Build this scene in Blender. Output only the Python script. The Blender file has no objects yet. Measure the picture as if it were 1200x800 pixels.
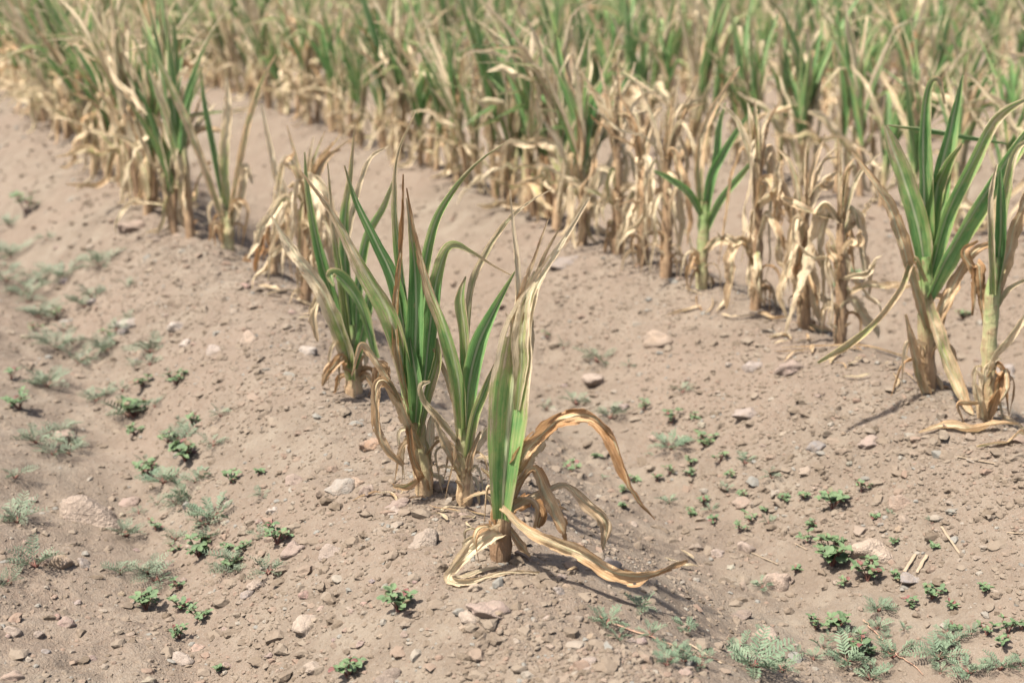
import bpy, math, random
import numpy as np
from mathutils import Vector, Matrix

random.seed(11)
RNG = np.random.default_rng(11)
SC = bpy.context.scene
COL = SC.collection
R = math.radians

# ------------------------------------------------------------------ camera, sky, sun, exposure
CAM_H = 0.632
PITCH = math.atan(500 / 1667.0)
cam_data = bpy.data.cameras.new('camera')
cam_data.lens = 50.0
cam_data.sensor_width = 36.0
cam_data.clip_start = 0.02
cam_data.clip_end = 500
cam_data.dof.use_dof = True
cam_data.dof.focus_distance = 1.52
cam_data.dof.aperture_fstop = 5.6
cam = bpy.data.objects.new('camera', cam_data)
COL.objects.link(cam)
cam.location = (0, 0, CAM_H)
cam.rotation_euler = (math.pi / 2 - PITCH, 0, 0)
SC.camera = cam

SUN_EL = 63.0
SUN_AZ = 242.0          # compass bearing of the sun, +Y is north; sun stands on the left, a little behind the camera
world = bpy.data.worlds.new('World')
SC.world = world
world.use_nodes = True
wn = world.node_tree
wn.nodes.clear()
sky = wn.nodes.new('ShaderNodeTexSky')
sky.sky_type = 'NISHITA'
sky.sun_disc = False
sky.sun_elevation = R(SUN_EL)
sky.sun_rotation = R(SUN_AZ)
sky.dust_density = 4.0
sky.air_density = 1.0
bg = wn.nodes.new('ShaderNodeBackground')
bg.inputs['Strength'].default_value = 0.095
wo = wn.nodes.new('ShaderNodeOutputWorld')
wn.links.new(sky.outputs[0], bg.inputs[0])
wn.links.new(bg.outputs[0], wo.inputs[0])

sun_data = bpy.data.lights.new('sun', 'SUN')
sun_data.energy = 4.6
sun_data.angle = R(2.6)
sun_data.color = (1.0, 0.95, 0.88)
sun = bpy.data.objects.new('sun', sun_data)
COL.objects.link(sun)
to_sun = Vector((math.sin(R(SUN_AZ)) * math.cos(R(SUN_EL)), math.cos(R(SUN_AZ)) * math.cos(R(SUN_EL)), math.sin(R(SUN_EL))))
sun.rotation_euler = to_sun.to_track_quat('Z', 'Y').to_euler()

SC.view_settings.view_transform = 'Standard'
SC.view_settings.look = 'None'
SC.view_settings.gamma = 1.0
SC.view_settings.use_curve_mapping = False
SC.view_settings.exposure = 1.5

# ------------------------------------------------------------------ noise and terrain
TAB = [np.random.default_rng(100 + i).random((256, 256)) for i in range(12)]

def vnoise(x, y, k=0):
    t = TAB[k % 12]
    x = np.asarray(x, float); y = np.asarray(y, float)
    xi = np.floor(x).astype(int); yi = np.floor(y).astype(int)
    fx = x - xi; fy = y - yi
    fx = fx * fx * fx * (fx * (fx * 6 - 15) + 10); fy = fy * fy * fy * (fy * (fy * 6 - 15) + 10)
    a = t[xi & 255, yi & 255]; b = t[(xi + 1) & 255, yi & 255]
    c = t[xi & 255, (yi + 1) & 255]; d = t[(xi + 1) & 255, (yi + 1) & 255]
    return (a * (1 - fx) + b * fx) * (1 - fy) + (c * (1 - fx) + d * fx) * fy - 0.5

ROW_YAW = math.atan(720 / math.hypot(500, 1667))            # the rows run away to the left
ROW_DIR = np.array([-math.sin(ROW_YAW), math.cos(ROW_YAW)])
ROW_NRM = np.array([math.cos(ROW_YAW), math.sin(ROW_YAW)])

def flat_pt(px, py):
    a = (px - 600) / 1667.0; b = (400 - py) / 1667.0
    d = np.array([a, math.cos(PITCH) + b * math.sin(PITCH), -math.sin(PITCH) + b * math.cos(PITCH)])
    return d

def ground0(px, py):
    d = flat_pt(px, py); t = -CAM_H / d[2]
    return d[:2] * t

ORG = ground0(588, 655)                                     # the front plant, where the first row ends
ROW_S = float(np.dot(ground0(1160, 490) - ORG, ROW_NRM))    # distance between rows

def bend(v):
    return 0.05 * np.clip(np.asarray(v, float) - 1.2, 0, None) ** 1.1      # far away the rows swing to the left

def gh(x, y):
    x = np.asarray(x, float); y = np.asarray(y, float)
    u = ((x - ORG[0]) * ROW_NRM[0] + (y - ORG[1]) * ROW_NRM[1]) / ROW_S
    v = (x - ORG[0]) * ROW_DIR[0] + (y - ORG[1]) * ROW_DIR[1]
    u = u + bend(v) / ROW_S
    uu = u + 0.05 * vnoise(v * 1.4, u * 0.5, 1)
    prof = 0.5 * (1 + np.cos(2 * np.pi * uu))
    prof = prof ** 0.9
    # left of the first row the furrow is shallower and rises to a bare headland
    left = np.clip((-uu - 0.36) / 0.5, 0, 1); left = left * left * (3 - 2 * left)
    amp = 0.15 * (0.78 + 0.22 * np.clip((v + 0.55) / 0.6, 0, 1))
    z = amp * (prof - 1.0)
    zl = -0.122 + 0.075 * left
    z = np.where(uu < -0.36, np.minimum(-0.03, zl) * 1.0, z)
    blend = np.clip((uu + 0.46) / 0.16, 0, 1); blend = blend * blend * (3 - 2 * blend)
    zr = amp * (0.5 * (1 + np.cos(2 * np.pi * np.clip(uu, -0.5, 99))) ** 1.0 - 1.0)
    z = np.where(uu < -0.30, zl * (1 - blend) + zr * blend, z)
    n = 0.022 * vnoise(x * 3.1, y * 3.1, 2) + 0.014 * vnoise(x * 8.3 + 5, y * 8.3, 3)
    rough = 0.55 + 0.9 * np.clip(vnoise(x * 2.3 + 9, y * 2.3, 4) + 0.35, 0, 1)
    n = n + rough * (0.011 * vnoise(x * 21, y * 21 + 3, 5) + 0.0075 * vnoise(x * 47, y * 47, 6) + 0.0030 * vnoise(x * 80, y * 80, 7))
    lump = vnoise(x * 30 + 40, y * 30, 8)
    n = n + rough * 0.012 * np.clip(lump - 0.16, 0, 1)
    return z + n

def at(px, py):
    d = flat_pt(px, py); t = -CAM_H / d[2]
    for _ in range(14):
        p = d * t
        z = float(gh(p[0], p[1]))
        t = 0.5 * t + 0.5 * (CAM_H - z) / (-d[2])
    p = d * t
    return Vector((p[0], p[1], float(gh(p[0], p[1]))))

def at_depth(px, py, Y):
    d = flat_pt(px, py); t = Y / d[1]
    return Vector((d[0] * t, Y, CAM_H + d[2] * t)), t

# ------------------------------------------------------------------ object helpers
def mesh_np(name, verts, faces_flat, counts, smooth=True):
    me = bpy.data.meshes.new(name)
    verts = np.asarray(verts, np.float32)
    faces_flat = np.asarray(faces_flat, np.int32); counts = np.asarray(counts, np.int32)
    me.vertices.add(len(verts)); me.vertices.foreach_set('co', verts.ravel())
    me.loops.add(len(faces_flat)); me.loops.foreach_set('vertex_index', faces_flat)
    me.polygons.add(len(counts))
    starts = np.concatenate([[0], np.cumsum(counts)[:-1]]).astype(np.int32)
    me.polygons.foreach_set('loop_start', starts)
    me.polygons.foreach_set('loop_total', counts)
    me.polygons.foreach_set('use_smooth', np.full(len(counts), smooth))
    me.update(calc_edges=True)
    return me

def link(name, data, parent=None, loc=None):
    o = bpy.data.objects.new(name, data)
    COL.objects.link(o)
    if parent is not None: o.parent = parent
    if loc is not None: o.location = loc
    return o

def tag(o, label, cat, group=None, kind=None):
    if label: o['label'] = label
    if cat: o['category'] = cat
    if group: o['group'] = group
    if kind: o['kind'] = kind
    return o

def copy_tree(o):
    c = o.copy(); COL.objects.link(c)
    for ch in KIDS[o.name]:
        k = ch.copy(); COL.objects.link(k); k.parent = c
    return c
KIDS = {}

# ------------------------------------------------------------------ materials
class NT:
    def __init__(s, name):
        s.m = bpy.data.materials.new(name); s.m.use_nodes = True
        s.t = s.m.node_tree; s.t.nodes.clear()
        s.out = s.t.nodes.new('ShaderNodeOutputMaterial')
    def n(s, typ, **kw):
        nd = s.t.nodes.new(typ)
        for k, v in kw.items():
            if isinstance(k, str) and hasattr(nd, k): setattr(nd, k, v)
            else: nd.inputs[k].default_value = v
        return nd
    def l(s, a, b): s.t.links.new(a, b)
    def math(s, op, a, b=None, clamp=False):
        nd = s.t.nodes.new('ShaderNodeMath'); nd.operation = op; nd.use_clamp = clamp
        for i, v in enumerate((a, b)):
            if v is None: continue
            if isinstance(v, (int, float)): nd.inputs[i].default_value = v
            else: s.l(v, nd.inputs[i])
        return nd.outputs[0]
    def noise(s, vec, scale, detail=3, rough=0.55, dim='3D'):
        nd = s.t.nodes.new('ShaderNodeTexNoise'); nd.noise_dimensions = dim
        nd.inputs['Scale'].default_value = scale; nd.inputs['Detail'].default_value = detail
        nd.inputs['Roughness'].default_value = rough
        if vec is not None: s.l(vec, nd.inputs['Vector'])
        return nd.outputs['Fac']
    def ramp(s, fac, stops):
        nd = s.t.nodes.new('ShaderNodeValToRGB'); e = nd.color_ramp.elements
        while len(e) < len(stops): e.new(0.5)
        for i, (p, c) in enumerate(stops):
            e[i].position = p
            e[i].color = (c, c, c, 1) if isinstance(c, (int, float)) else (*c, 1)
        s.l(fac, nd.inputs[0]); return nd.outputs[0]
    def mix(s, fac, a, b, blend='MIX'):
        nd = s.t.nodes.new('ShaderNodeMix'); nd.data_type = 'RGBA'; nd.blend_type = blend
        for i, v in ((0, fac), (6, a), (7, b)):
            if isinstance(v, (int, float)): nd.inputs[i].default_value = v
            elif isinstance(v, tuple): nd.inputs[i].default_value = (*v, 1)
            else: s.l(v, nd.inputs[i])
        return nd.outputs[2]
    def scale(s, vec, sc):
        nd = s.t.nodes.new('ShaderNodeMapping'); nd.inputs['Scale'].default_value = sc
        s.l(vec, nd.inputs['Vector']); return nd.outputs[0]
    def bump(s, h, strength, dist):
        nd = s.t.nodes.new('ShaderNodeBump'); nd.inputs['Strength'].default_value = strength
        nd.inputs['Distance'].default_value = dist; s.l(h, nd.inputs['Height']); return nd.outputs[0]
    def principled(s, col, rough, bump=None, spec=0.3):
        p = s.t.nodes.new('ShaderNodeBsdfPrincipled')
        if isinstance(col, tuple): p.inputs['Base Color'].default_value = (*col, 1)
        else: s.l(col, p.inputs['Base Color'])
        if isinstance(rough, (int, float)): p.inputs['Roughness'].default_value = rough
        else: s.l(rough, p.inputs['Roughness'])
        p.inputs['Specular IOR Level'].default_value = spec
        if bump is not None: s.l(bump, p.inputs['Normal'])
        return p.outputs[0]

def soil_material():
    k = NT('dry_soil')
    pos = k.n('ShaderNodeTexCoord').outputs['Object']
    big = k.noise(pos, 2.6, 4)
    mid = k.noise(pos, 17, 5, 0.62)
    fine = k.noise(pos, 150, 4, 0.65)
    grit = k.noise(pos, 520, 2, 0.6)
    c = k.ramp(mid, [(0.34, (0.095, 0.071, 0.051)), (0.5, (0.125, 0.097, 0.071)), (0.64, (0.154, 0.126, 0.094))])
    c = k.mix(k.ramp(big, [(0.38, 0.0), (0.62, 0.7)]), c, (0.136, 0.097, 0.071))
    c = k.mix(k.ramp(fine, [(0.3, 0.0), (0.75, 0.6)]), c, (0.160, 0.135, 0.106))
    c = k.mix(k.ramp(grit, [(0.62, 0.0), (0.72, 0.55)]), c, (0.069, 0.049, 0.035))
    c = k.mix(k.ramp(k.noise(pos, 330, 2, 0.5), [(0.64, 0.0), (0.72, 0.6)]), c, (0.190, 0.169, 0.140))
    c = k.mix(k.ramp(k.noise(pos, 6.5, 5, 0.7), [(0.50, 0.0), (0.62, 0.42)]), c, (0.116, 0.088, 0.065))     # darker crusted patches
    h = k.math('ADD', k.math('MULTIPLY', fine, 1.0), k.math('MULTIPLY', grit, 0.55))
    h = k.math('ADD', h, k.math('MULTIPLY', mid, 1.6))
    b = k.bump(h, 0.8, 0.0045)
    k.l(k.principled(c, 0.95, b, 0.12), k.out.inputs[0])
    return k.m

def crumb_material():
    k = NT('soil_crumb')
    a = k.n('ShaderNodeAttribute', attribute_name='tint')
    pos = k.n('ShaderNodeTexCoord').outputs['Object']
    c = k.ramp(a.outputs['Fac'], [(0.0, (0.085, 0.063, 0.043)), (0.3, (0.123, 0.094, 0.068)), (0.62, (0.142, 0.113, 0.084)),
                                  (0.80, (0.146, 0.099, 0.072)), (0.9, (0.177, 0.154, 0.123)), (1.0, (0.136, 0.131, 0.115))])
    f = k.noise(pos, 260, 3, 0.6)
    c = k.mix(k.ramp(f, [(0.3, 0.0), (0.8, 0.5)]), c, (0.160, 0.131, 0.100))
    b = k.bump(f, 0.6, 0.002)
    k.l(k.principled(c, 0.95, b, 0.12), k.out.inputs[0])
    return k.m

def stone_material():
    k = NT('field_stone')
    oi = k.n('ShaderNodeObjectInfo')
    pos = k.n('ShaderNodeTexCoord').outputs['Object']
    off = k.n('ShaderNodeVectorMath', operation='ADD'); k.l(pos, off.inputs[0])
    sc = k.n('ShaderNodeVectorMath', operation='SCALE'); sc.inputs['Scale'].default_value = 30
    comb = k.n('ShaderNodeCombineXYZ')
    for i in range(3): k.l(oi.outputs['Random'], comb.inputs[i])
    k.l(comb.outputs[0], sc.inputs[0]); k.l(sc.outputs[0], off.inputs[1])
    p = off.outputs[0]
    n1 = k.noise(p, 1.6, 4, 0.6); n2 = k.noise(p, 9, 4, 0.6)
    c = k.mix(k.ramp(n1, [(0.3, 0.15), (0.62, 0.8)]), oi.outputs['Color'], (0.19, 0.150, 0.116))
    c = k.mix(k.ramp(n2, [(0.45, 0.0), (0.75, 0.42)]), c, (0.25, 0.19, 0.15))
    c = k.mix(k.ramp(k.noise(p, 22, 2), [(0.55, 0.0), (0.75, 0.35)]), c, (0.44, 0.37, 0.30))
    b = k.bump(k.math('ADD', n2, n1), 0.5, 0.05)
    k.l(k.principled(c, 0.85, b, 0.2), k.out.inputs[0])
    return k.m

def leaf_material(name, wax=0.36):
    """blade of a maize leaf; the point attribute 'dry' says how far it has withered"""
    k = NT(name)
    uv = k.n('ShaderNodeUVMap').outputs[0]
    oi = k.n('ShaderNodeObjectInfo')
    sep = k.n('ShaderNodeSeparateXYZ'); k.l(uv, sep.inputs[0])
    comb = k.n('ShaderNodeCombineXYZ'); k.l(sep.outputs[0], comb.inputs[0]); k.l(sep.outputs[1], comb.inputs[1])
    k.l(k.math('MULTIPLY', oi.outputs['Random'], 37.0), comb.inputs[2])
    v = comb.outputs[0]
    stri = k.noise(k.scale(v, (15, 9, 1)), 1.0, 5, 0.7)
    vein = k.noise(k.scale(v, (34, 2.5, 1)), 1.0, 2, 0.6)
    blot = k.noise(k.scale(v, (2.5, 26, 1)), 1.0, 5, 0.65)
    spot = k.noise(k.scale(v, (10, 75, 1)), 1.0, 3, 0.65)
    dry = k.n('ShaderNodeAttribute', attribute_name='dry').outputs['Fac']
    ac = k.math('ABSOLUTE', k.math('SUBTRACT', sep.outputs[0], 0.5))            # 0 midrib .. 0.5 edge
    edge = k.math('MULTIPLY', k.math('POWER', k.math('MULTIPLY', ac, 2.0), 3.0), 0.22)
    d = k.math('ADD', dry, edge)
    bell = k.ramp(dry, [(0.0, 0.35), (0.3, 1.0), (0.6, 1.0), (0.9, 0.7)])
    var = k.math('ADD', k.math('MULTIPLY', k.math('SUBTRACT', blot, 0.5), 0.85), k.math('MULTIPLY', k.math('SUBTRACT', stri, 0.5), 1.0))
    d = k.math('ADD', d, k.math('MULTIPLY', var, bell))
    d = k.math('MAXIMUM', k.math('MINIMUM', d, 1.0), 0.0)
    c = k.ramp(d, [(0.0, (0.07, 0.19, 0.05)), (0.22, (0.165, 0.34, 0.105)), (0.38, (0.33, 0.43, 0.14)), (0.48, (0.45, 0.42, 0.20)),
                   (0.58, (0.72, 0.555, 0.355)), (0.78, (0.61, 0.405, 0.225)), (1.0, (0.38, 0.205, 0.09))])
    # withered tissue bleaches in places and browns in others
    bl = k.n('ShaderNodeAttribute', attribute_name='bleach').outputs['Fac']
    ble = k.math('ADD', k.math('MULTIPLY', oi.outputs['Random'], 0.55), k.math('ADD', bl, k.math('MULTIPLY', blot, 0.6)))
    drymask = k.ramp(d, [(0.5, 0.0), (0.62, 1.0)])
    c = k.mix(k.math('MULTIPLY', drymask, k.ramp(ble, [(0.42, 0.0), (0.75, 0.85)])), c, (0.80, 0.675, 0.475))
    c = k.mix(k.math('MULTIPLY', drymask, k.math('MULTIPLY', k.math('SUBTRACT', 1.0, bl), k.ramp(spot, [(0.56, 0.0), (0.72, 0.65)]))), c, (0.27, 0.145, 0.06))
    c = k.mix(k.math('MULTIPLY', k.math('SUBTRACT', 1.0, drymask), k.ramp(spot, [(0.60, 0.0), (0.69, 0.6)])), c, (0.44, 0.37, 0.19))     # scorch marks
    # bluish bloom on the living tissue
    c = k.mix(k.math('MULTIPLY', k.math('SUBTRACT', 1.0, drymask), k.ramp(stri, [(0.4, 0.0), (0.75, 0.55)])), c, (0.27, 0.37, 0.21))
    c = k.mix(k.ramp(vein, [(0.35, 0.0), (0.65, 0.85)]), c, (0.72, 0.70, 0.62), 'MULTIPLY')
    mid = k.ramp(ac, [(0.03, 1.0), (0.07, 0.0)])
    c = k.mix(k.math('MULTIPLY', mid, 0.6), c, (0.56, 0.56, 0.36))
    h = k.math('ADD', k.math('ADD', vein, mid), k.math('ADD', stri, k.math('MULTIPLY', spot, k.math('MULTIPLY', drymask, 1.2))))
    b = k.bump(h, 0.85, 0.0022)
    rough = k.math('ADD', k.math('MULTIPLY', drymask, 0.28), wax)
    pr = k.principled(c, rough, b, 0.4)
    tr = k.n('ShaderNodeBsdfTranslucent'); k.l(c, tr.inputs[0]); k.l(b, tr.inputs[1])
    ms = k.n('ShaderNodeMixShader'); ms.inputs[0].default_value = 0.36
    k.l(pr, ms.inputs[1]); k.l(tr.outputs[0], ms.inputs[2]); k.l(ms.outputs[0], k.out.inputs[0])
    return k.m

def stalk_material():
    k = NT('maize_stalk')
    uv = k.n('ShaderNodeUVMap').outputs[0]
    oi = k.n('ShaderNodeObjectInfo')
    sep = k.n('ShaderNodeSeparateXYZ'); k.l(uv, sep.inputs[0])
    comb = k.n('ShaderNodeCombineXYZ'); k.l(sep.outputs[0], comb.inputs[0]); k.l(sep.outputs[1], comb.inputs[1])
    k.l(k.math('MULTIPLY', oi.outputs['Random'], 31.0), comb.inputs[2])
    stri = k.noise(k.scale(comb.outputs[0], (24, 9, 1)), 1.0, 3, 0.6)
    blot = k.noise(k.scale(comb.outputs[0], (3, 60, 1)), 1.0, 4, 0.6)
    dry = k.n('ShaderNodeAttribute', attribute_name='dry').outputs['Fac']
    d = k.math('ADD', dry, k.math('MULTIPLY', k.math('SUBTRACT', stri, 0.5), 0.5))
    d = k.math('ADD', d, k.math('MULTIPLY', k.math('SUBTRACT', blot, 0.5), 0.4), True)
    c = k.ramp(d, [(0.0, (0.11, 0.20, 0.06)), (0.3, (0.19, 0.25, 0.095)), (0.5, (0.30, 0.28, 0.145)), (0.75, (0.36, 0.25, 0.145)), (1.0, (0.17, 0.105, 0.06))])
    c = k.mix(k.ramp(blot, [(0.5, 0.0), (0.64, 0.7)]), c, (0.22, 0.145, 0.085))
    b = k.bump(k.math('ADD', stri, blot), 0.9, 0.003)
    k.l(k.principled(c, 0.6, b, 0.3), k.out.inputs[0])
    return k.m

def weed_material(name, dark, light, red=0.0):
    k = NT(name)
    oi = k.n('ShaderNodeObjectInfo')
    pos = k.n('ShaderNodeTexCoord').outputs['Object']
    n = k.noise(pos, 160, 3, 0.6)
    c = k.mix(oi.outputs['Random'], dark, light)
    c = k.mix(k.ramp(n, [(0.35, 0.0), (0.75, 0.45)]), c, light)
    c = k.mix(k.ramp(k.noise(pos, 420, 2), [(0.56, 0.0), (0.72, 0.4)]), c, (0.40, 0.32, 0.25))
    if red:
        c = k.mix(k.ramp(oi.outputs['Random'], [(1 - red - 0.06, 0.0), (1 - red, 0.8)]), c, (0.16, 0.035, 0.045))
    b = k.bump(n, 0.4, 0.001)
    pr = k.principled(c, 0.55, b, 0.35)
    tr = k.n('ShaderNodeBsdfTranslucent'); k.l(c, tr.inputs[0])
    ms = k.n('ShaderNodeMixShader'); ms.inputs[0].default_value = 0.22
    k.l(pr, ms.inputs[1]); k.l(tr.outputs[0], ms.inputs[2]); k.l(ms.outputs[0], k.out.inputs[0])
    return k.m

def plain_material(name, col, var=(0.5, 0.4, 0.3), sc=120, rough=0.8):
    k = NT(name)
    pos = k.n('ShaderNodeTexCoord').outputs['Object']
    n = k.noise(pos, sc, 3, 0.6)
    c = k.mix(k.ramp(n, [(0.35, 0.0), (0.75, 0.7)]), col, var)
    k.l(k.principled(c, rough, k.bump(n, 0.4, 0.001), 0.2), k.out.inputs[0])
    return k.m

M_SOIL = soil_material(); M_CRUMB = crumb_material(); M_STONE = stone_material()
M_LEAF = leaf_material('maize_leaf'); M_STALK = stalk_material()
M_ROUND = weed_material('succulent_leaf', (0.05, 0.092, 0.038), (0.11, 0.165, 0.07), 0.06)
M_FEATHER = weed_material('feather_leaf', (0.07, 0.115, 0.065), (0.14, 0.19, 0.115))
M_GREY = weed_material('greyish_leaf', (0.075, 0.105, 0.062), (0.15, 0.18, 0.115))
M_STEM = plain_material('reddish_stem', (0.13, 0.055, 0.045), (0.16, 0.10, 0.06))
M_STRAW = plain_material('straw', (0.20, 0.15, 0.10), (0.27, 0.215, 0.15), 200)
M_RUN = plain_material('runner_stem', (0.22, 0.13, 0.09), (0.30, 0.20, 0.13))

# ------------------------------------------------------------------ the ground
def graded(lo, hi, step, far_lo, far_hi, g):
    mid = list(np.arange(lo, hi, step))
    a = []; s = step; p = mid[0]
    while p > far_lo: s *= g; p -= s; a.append(p)
    b = []; s = step; p = mid[-1]
    while p < far_hi: s *= g; p += s; b.append(p)
    return np.array(a[::-1] + mid + b)

def build_ground():
    xs = graded(-0.95, 1.2, 0.0045, -70, 70, 1.05)
    ys = graded(1.02, 2.4, 0.0045, -4, 90, 1.028)
    X, Y = np.meshgrid(xs, ys)
    Z = gh(X, Y)
    V = np.stack([X, Y, Z], -1).reshape(-1, 3)
    nx, ny = len(xs), len(ys)
    i = np.arange(nx - 1)[None, :] + nx * np.arange(ny - 1)[:, None]
    F = np.stack([i, i + 1, i + 1 + nx, i + nx], -1).reshape(-1)
    me = mesh_np('ground', V, F, np.full((nx - 1) * (ny - 1), 4))
    me.materials.append(M_SOIL)
    o = link('ground', me)
    o['kind'] = 'structure'
    o['label'] = 'dry pinkish tan field soil with low ridges and furrows'
build_ground()

# icosahedron data
def ico(sub):
    t = (1 + 5 ** 0.5) / 2
    v = [(-1, t, 0), (1, t, 0), (-1, -t, 0), (1, -t, 0), (0, -1, t), (0, 1, t), (0, -1, -t), (0, 1, -t), (t, 0, -1), (t, 0, 1), (-t, 0, -1), (-t, 0, 1)]
    f = [(0, 11, 5), (0, 5, 1), (0, 1, 7), (0, 7, 10), (0, 10, 11), (1, 5, 9), (5, 11, 4), (11, 10, 2), (10, 7, 6), (7, 1, 8),
         (3, 9, 4), (3, 4, 2), (3, 2, 6), (3, 6, 8), (3, 8, 9), (4, 9, 5), (2, 4, 11), (6, 2, 10), (8, 6, 7), (9, 8, 1)]
    v = [np.array(p) / np.linalg.norm(p) for p in v]
    for _ in range(sub):
        cache = {}; nf = []
        def mp(a, b):
            key = (min(a, b), max(a, b))
            if key not in cache:
                m = v[a] + v[b]; v.append(m / np.linalg.norm(m)); cache[key] = len(v) - 1
            return cache[key]
        for a, b, c in f:
            ab, bc, ca = mp(a, b), mp(b, c), mp(c, a)
            nf += [(a, ab, ca), (b, bc, ab), (c, ca, bc), (ab, bc, ca)]
        f = nf
    return np.array(v), np.array(f)

def frustum_ok(x, y, mx=0.12):
    """roughly inside the strip of field the picture shows, with a margin"""
    return (np.abs(x) < 0.36 * y * (1 + mx) + 0.12) & (y > 0.85)

def build_crumbs(name, n, sub, smin, smax, ymin, ymax, pw, label, flat):
    V0, F0 = ico(sub)
    y = ymin * (ymax / ymin) ** RNG.random(int(n * 2.2))
    x = (RNG.random(len(y)) * 2 - 1) * (0.40 * y + 0.16)
    dens = 0.25 + 1.1 * np.clip(vnoise(x * 2.3 + 9, y * 2.3, 4) + 0.35, 0, 1) + 1.0 * np.clip(vnoise(x * 9, y * 9, 9) + 0.1, 0, 1)
    u = ((x - ORG[0]) * ROW_NRM[0] + (y - ORG[1]) * ROW_NRM[1]) / ROW_S
    dens *= 0.55 + 0.75 * np.clip(np.cos(2 * np.pi * (u + 0.13)), -0.3, 1)
    keep = RNG.random(len(y)) < np.clip(dens, 0.06, 1)
    x = x[keep][:n]; y = y[keep][:n]; n = len(x)
    s = smin * (smax / smin) ** (RNG.random(n) ** pw)
    z = gh(x, y)
    base = np.repeat(V0[None], n, 0)
    base = base * (1 + 0.30 * (RNG.random((n, len(V0), 1)) * 2 - 1))
    if sub >= 1:
        for _ in range(7):                    # chip flat facets off
            d = RNG.normal(size=(n, 3)); d /= np.linalg.norm(d, axis=1)[:, None]
            h = 0.42 + 0.35 * RNG.random(n)
            q = np.einsum('nvk,nk->nv', base, d)
            ov = np.clip(q - h[:, None], 0, None)
            base -= ov[..., None] * d[:, None, :]
    ax = np.stack([0.75 + 0.7 * RNG.random(n), 0.7 + 0.5 * RNG.random(n), 0.42 + 0.4 * RNG.random(n)], -1)
    P = base * ax[:, None, :] * s[:, None, None]
    a = RNG.random(n) * 6.283
    ca, sa = np.cos(a)[:, None], np.sin(a)[:, None]
    Q = np.empty_like(P)
    Q[..., 0] = P[..., 0] * ca - P[..., 1] * sa + x[:, None]
    Q[..., 1] = P[..., 0] * sa + P[..., 1] * ca + y[:, None]
    Q[..., 2] = P[..., 2] + (z + s * 0.05)[:, None]
    F = (F0[None] + (np.arange(n) * len(V0))[:, None, None]).reshape(-1)
    me = mesh_np(name, Q.reshape(-1, 3), F, np.full(n * len(F0), 3), not flat)
    at_ = me.attributes.new('tint', 'FLOAT', 'POINT')
    at_.data.foreach_set('value', np.repeat(np.clip(RNG.normal(0.47, 0.27, n), 0, 1), len(V0)).astype(np.float32))
    me.materials.append(M_CRUMB)
    o = link(name, me)
    tag(o, label, 'soil crumbs', kind='stuff')

build_crumbs('soil_grit', 46000, 0, 0.0010, 0.0040, 0.95, 3.0, 1.7, 'fine grit and soil crumbs strewn over the field', True)
build_crumbs('soil_clods', 11000, 1, 0.0031, 0.0115, 0.95, 5.0, 2.7, 'small earth clods and gravel strewn over ridges and furrows', True)

# ------------------------------------------------------------------ stones
STONE_MESH = []
for i in range(12):
    V, F = ico(3)
    rr = np.random.default_rng(500 + i)
    V = V.copy()
    for _ in range(5 + i % 4):
        d = rr.normal(size=3); d /= np.linalg.norm(d); h = 0.55 + 0.3 * rr.random()
        q = V @ d; ov = np.clip(q - h, 0, None) * 0.85; V -= ov[:, None] * d
    o1 = rr.random(3) * 50
    n = vnoise(V[:, 0] * 1.6 + o1[0], V[:, 1] * 1.6 + V[:, 2] * 1.1 + o1[1], i) * 0.5 + vnoise(V[:, 0] * 4 + V[:, 2] * 3 + o1[2], V[:, 1] * 4, i + 3) * 0.14
    V *= (1 + n)[:, None]
    me = mesh_np('stone', V, F.reshape(-1), np.full(len(F), 3)); me.materials.append(M_STONE)
    STONE_MESH.append(me)

CREAM = (0.55, 0.45, 0.35); GREY = (0.36, 0.34, 0.31); PINK = (0.37, 0.265, 0.225); OCHRE = (0.46, 0.29, 0.165)
BLUE = (0.22, 0.235, 0.25); WHITE = (0.60, 0.54, 0.47); TAN = (0.44, 0.33, 0.25); DARK = (0.19, 0.145, 0.115)

def stone(px, py, wpx, hpx, col, label, group=None, name='stone', sink=0.25, mesh=None, rot=None):
    p = at(px, py)
    dist = math.hypot(p.y, CAM_H - p.z)
    k = dist / 1667.0
    o = link(name, random.choice(STONE_MESH) if mesh is None else STONE_MESH[mesh])
    a = wpx * k * 0.55; h = hpx * k * 0.55
    o.scale = (a, a * random.uniform(0.75, 1.0), h)
    o.rotation_euler = (random.uniform(-0.25, 0.25), random.uniform(-0.25, 0.25), random.uniform(-0.5, 0.5) if rot is None else rot)
    o.location = (p.x, p.y, p.z + h * (0.55 - sink * 2))
    o.color = (*[c * 0.56 for c in col], 1)
    tag(o, label, 'stone', group)
    return o

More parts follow.
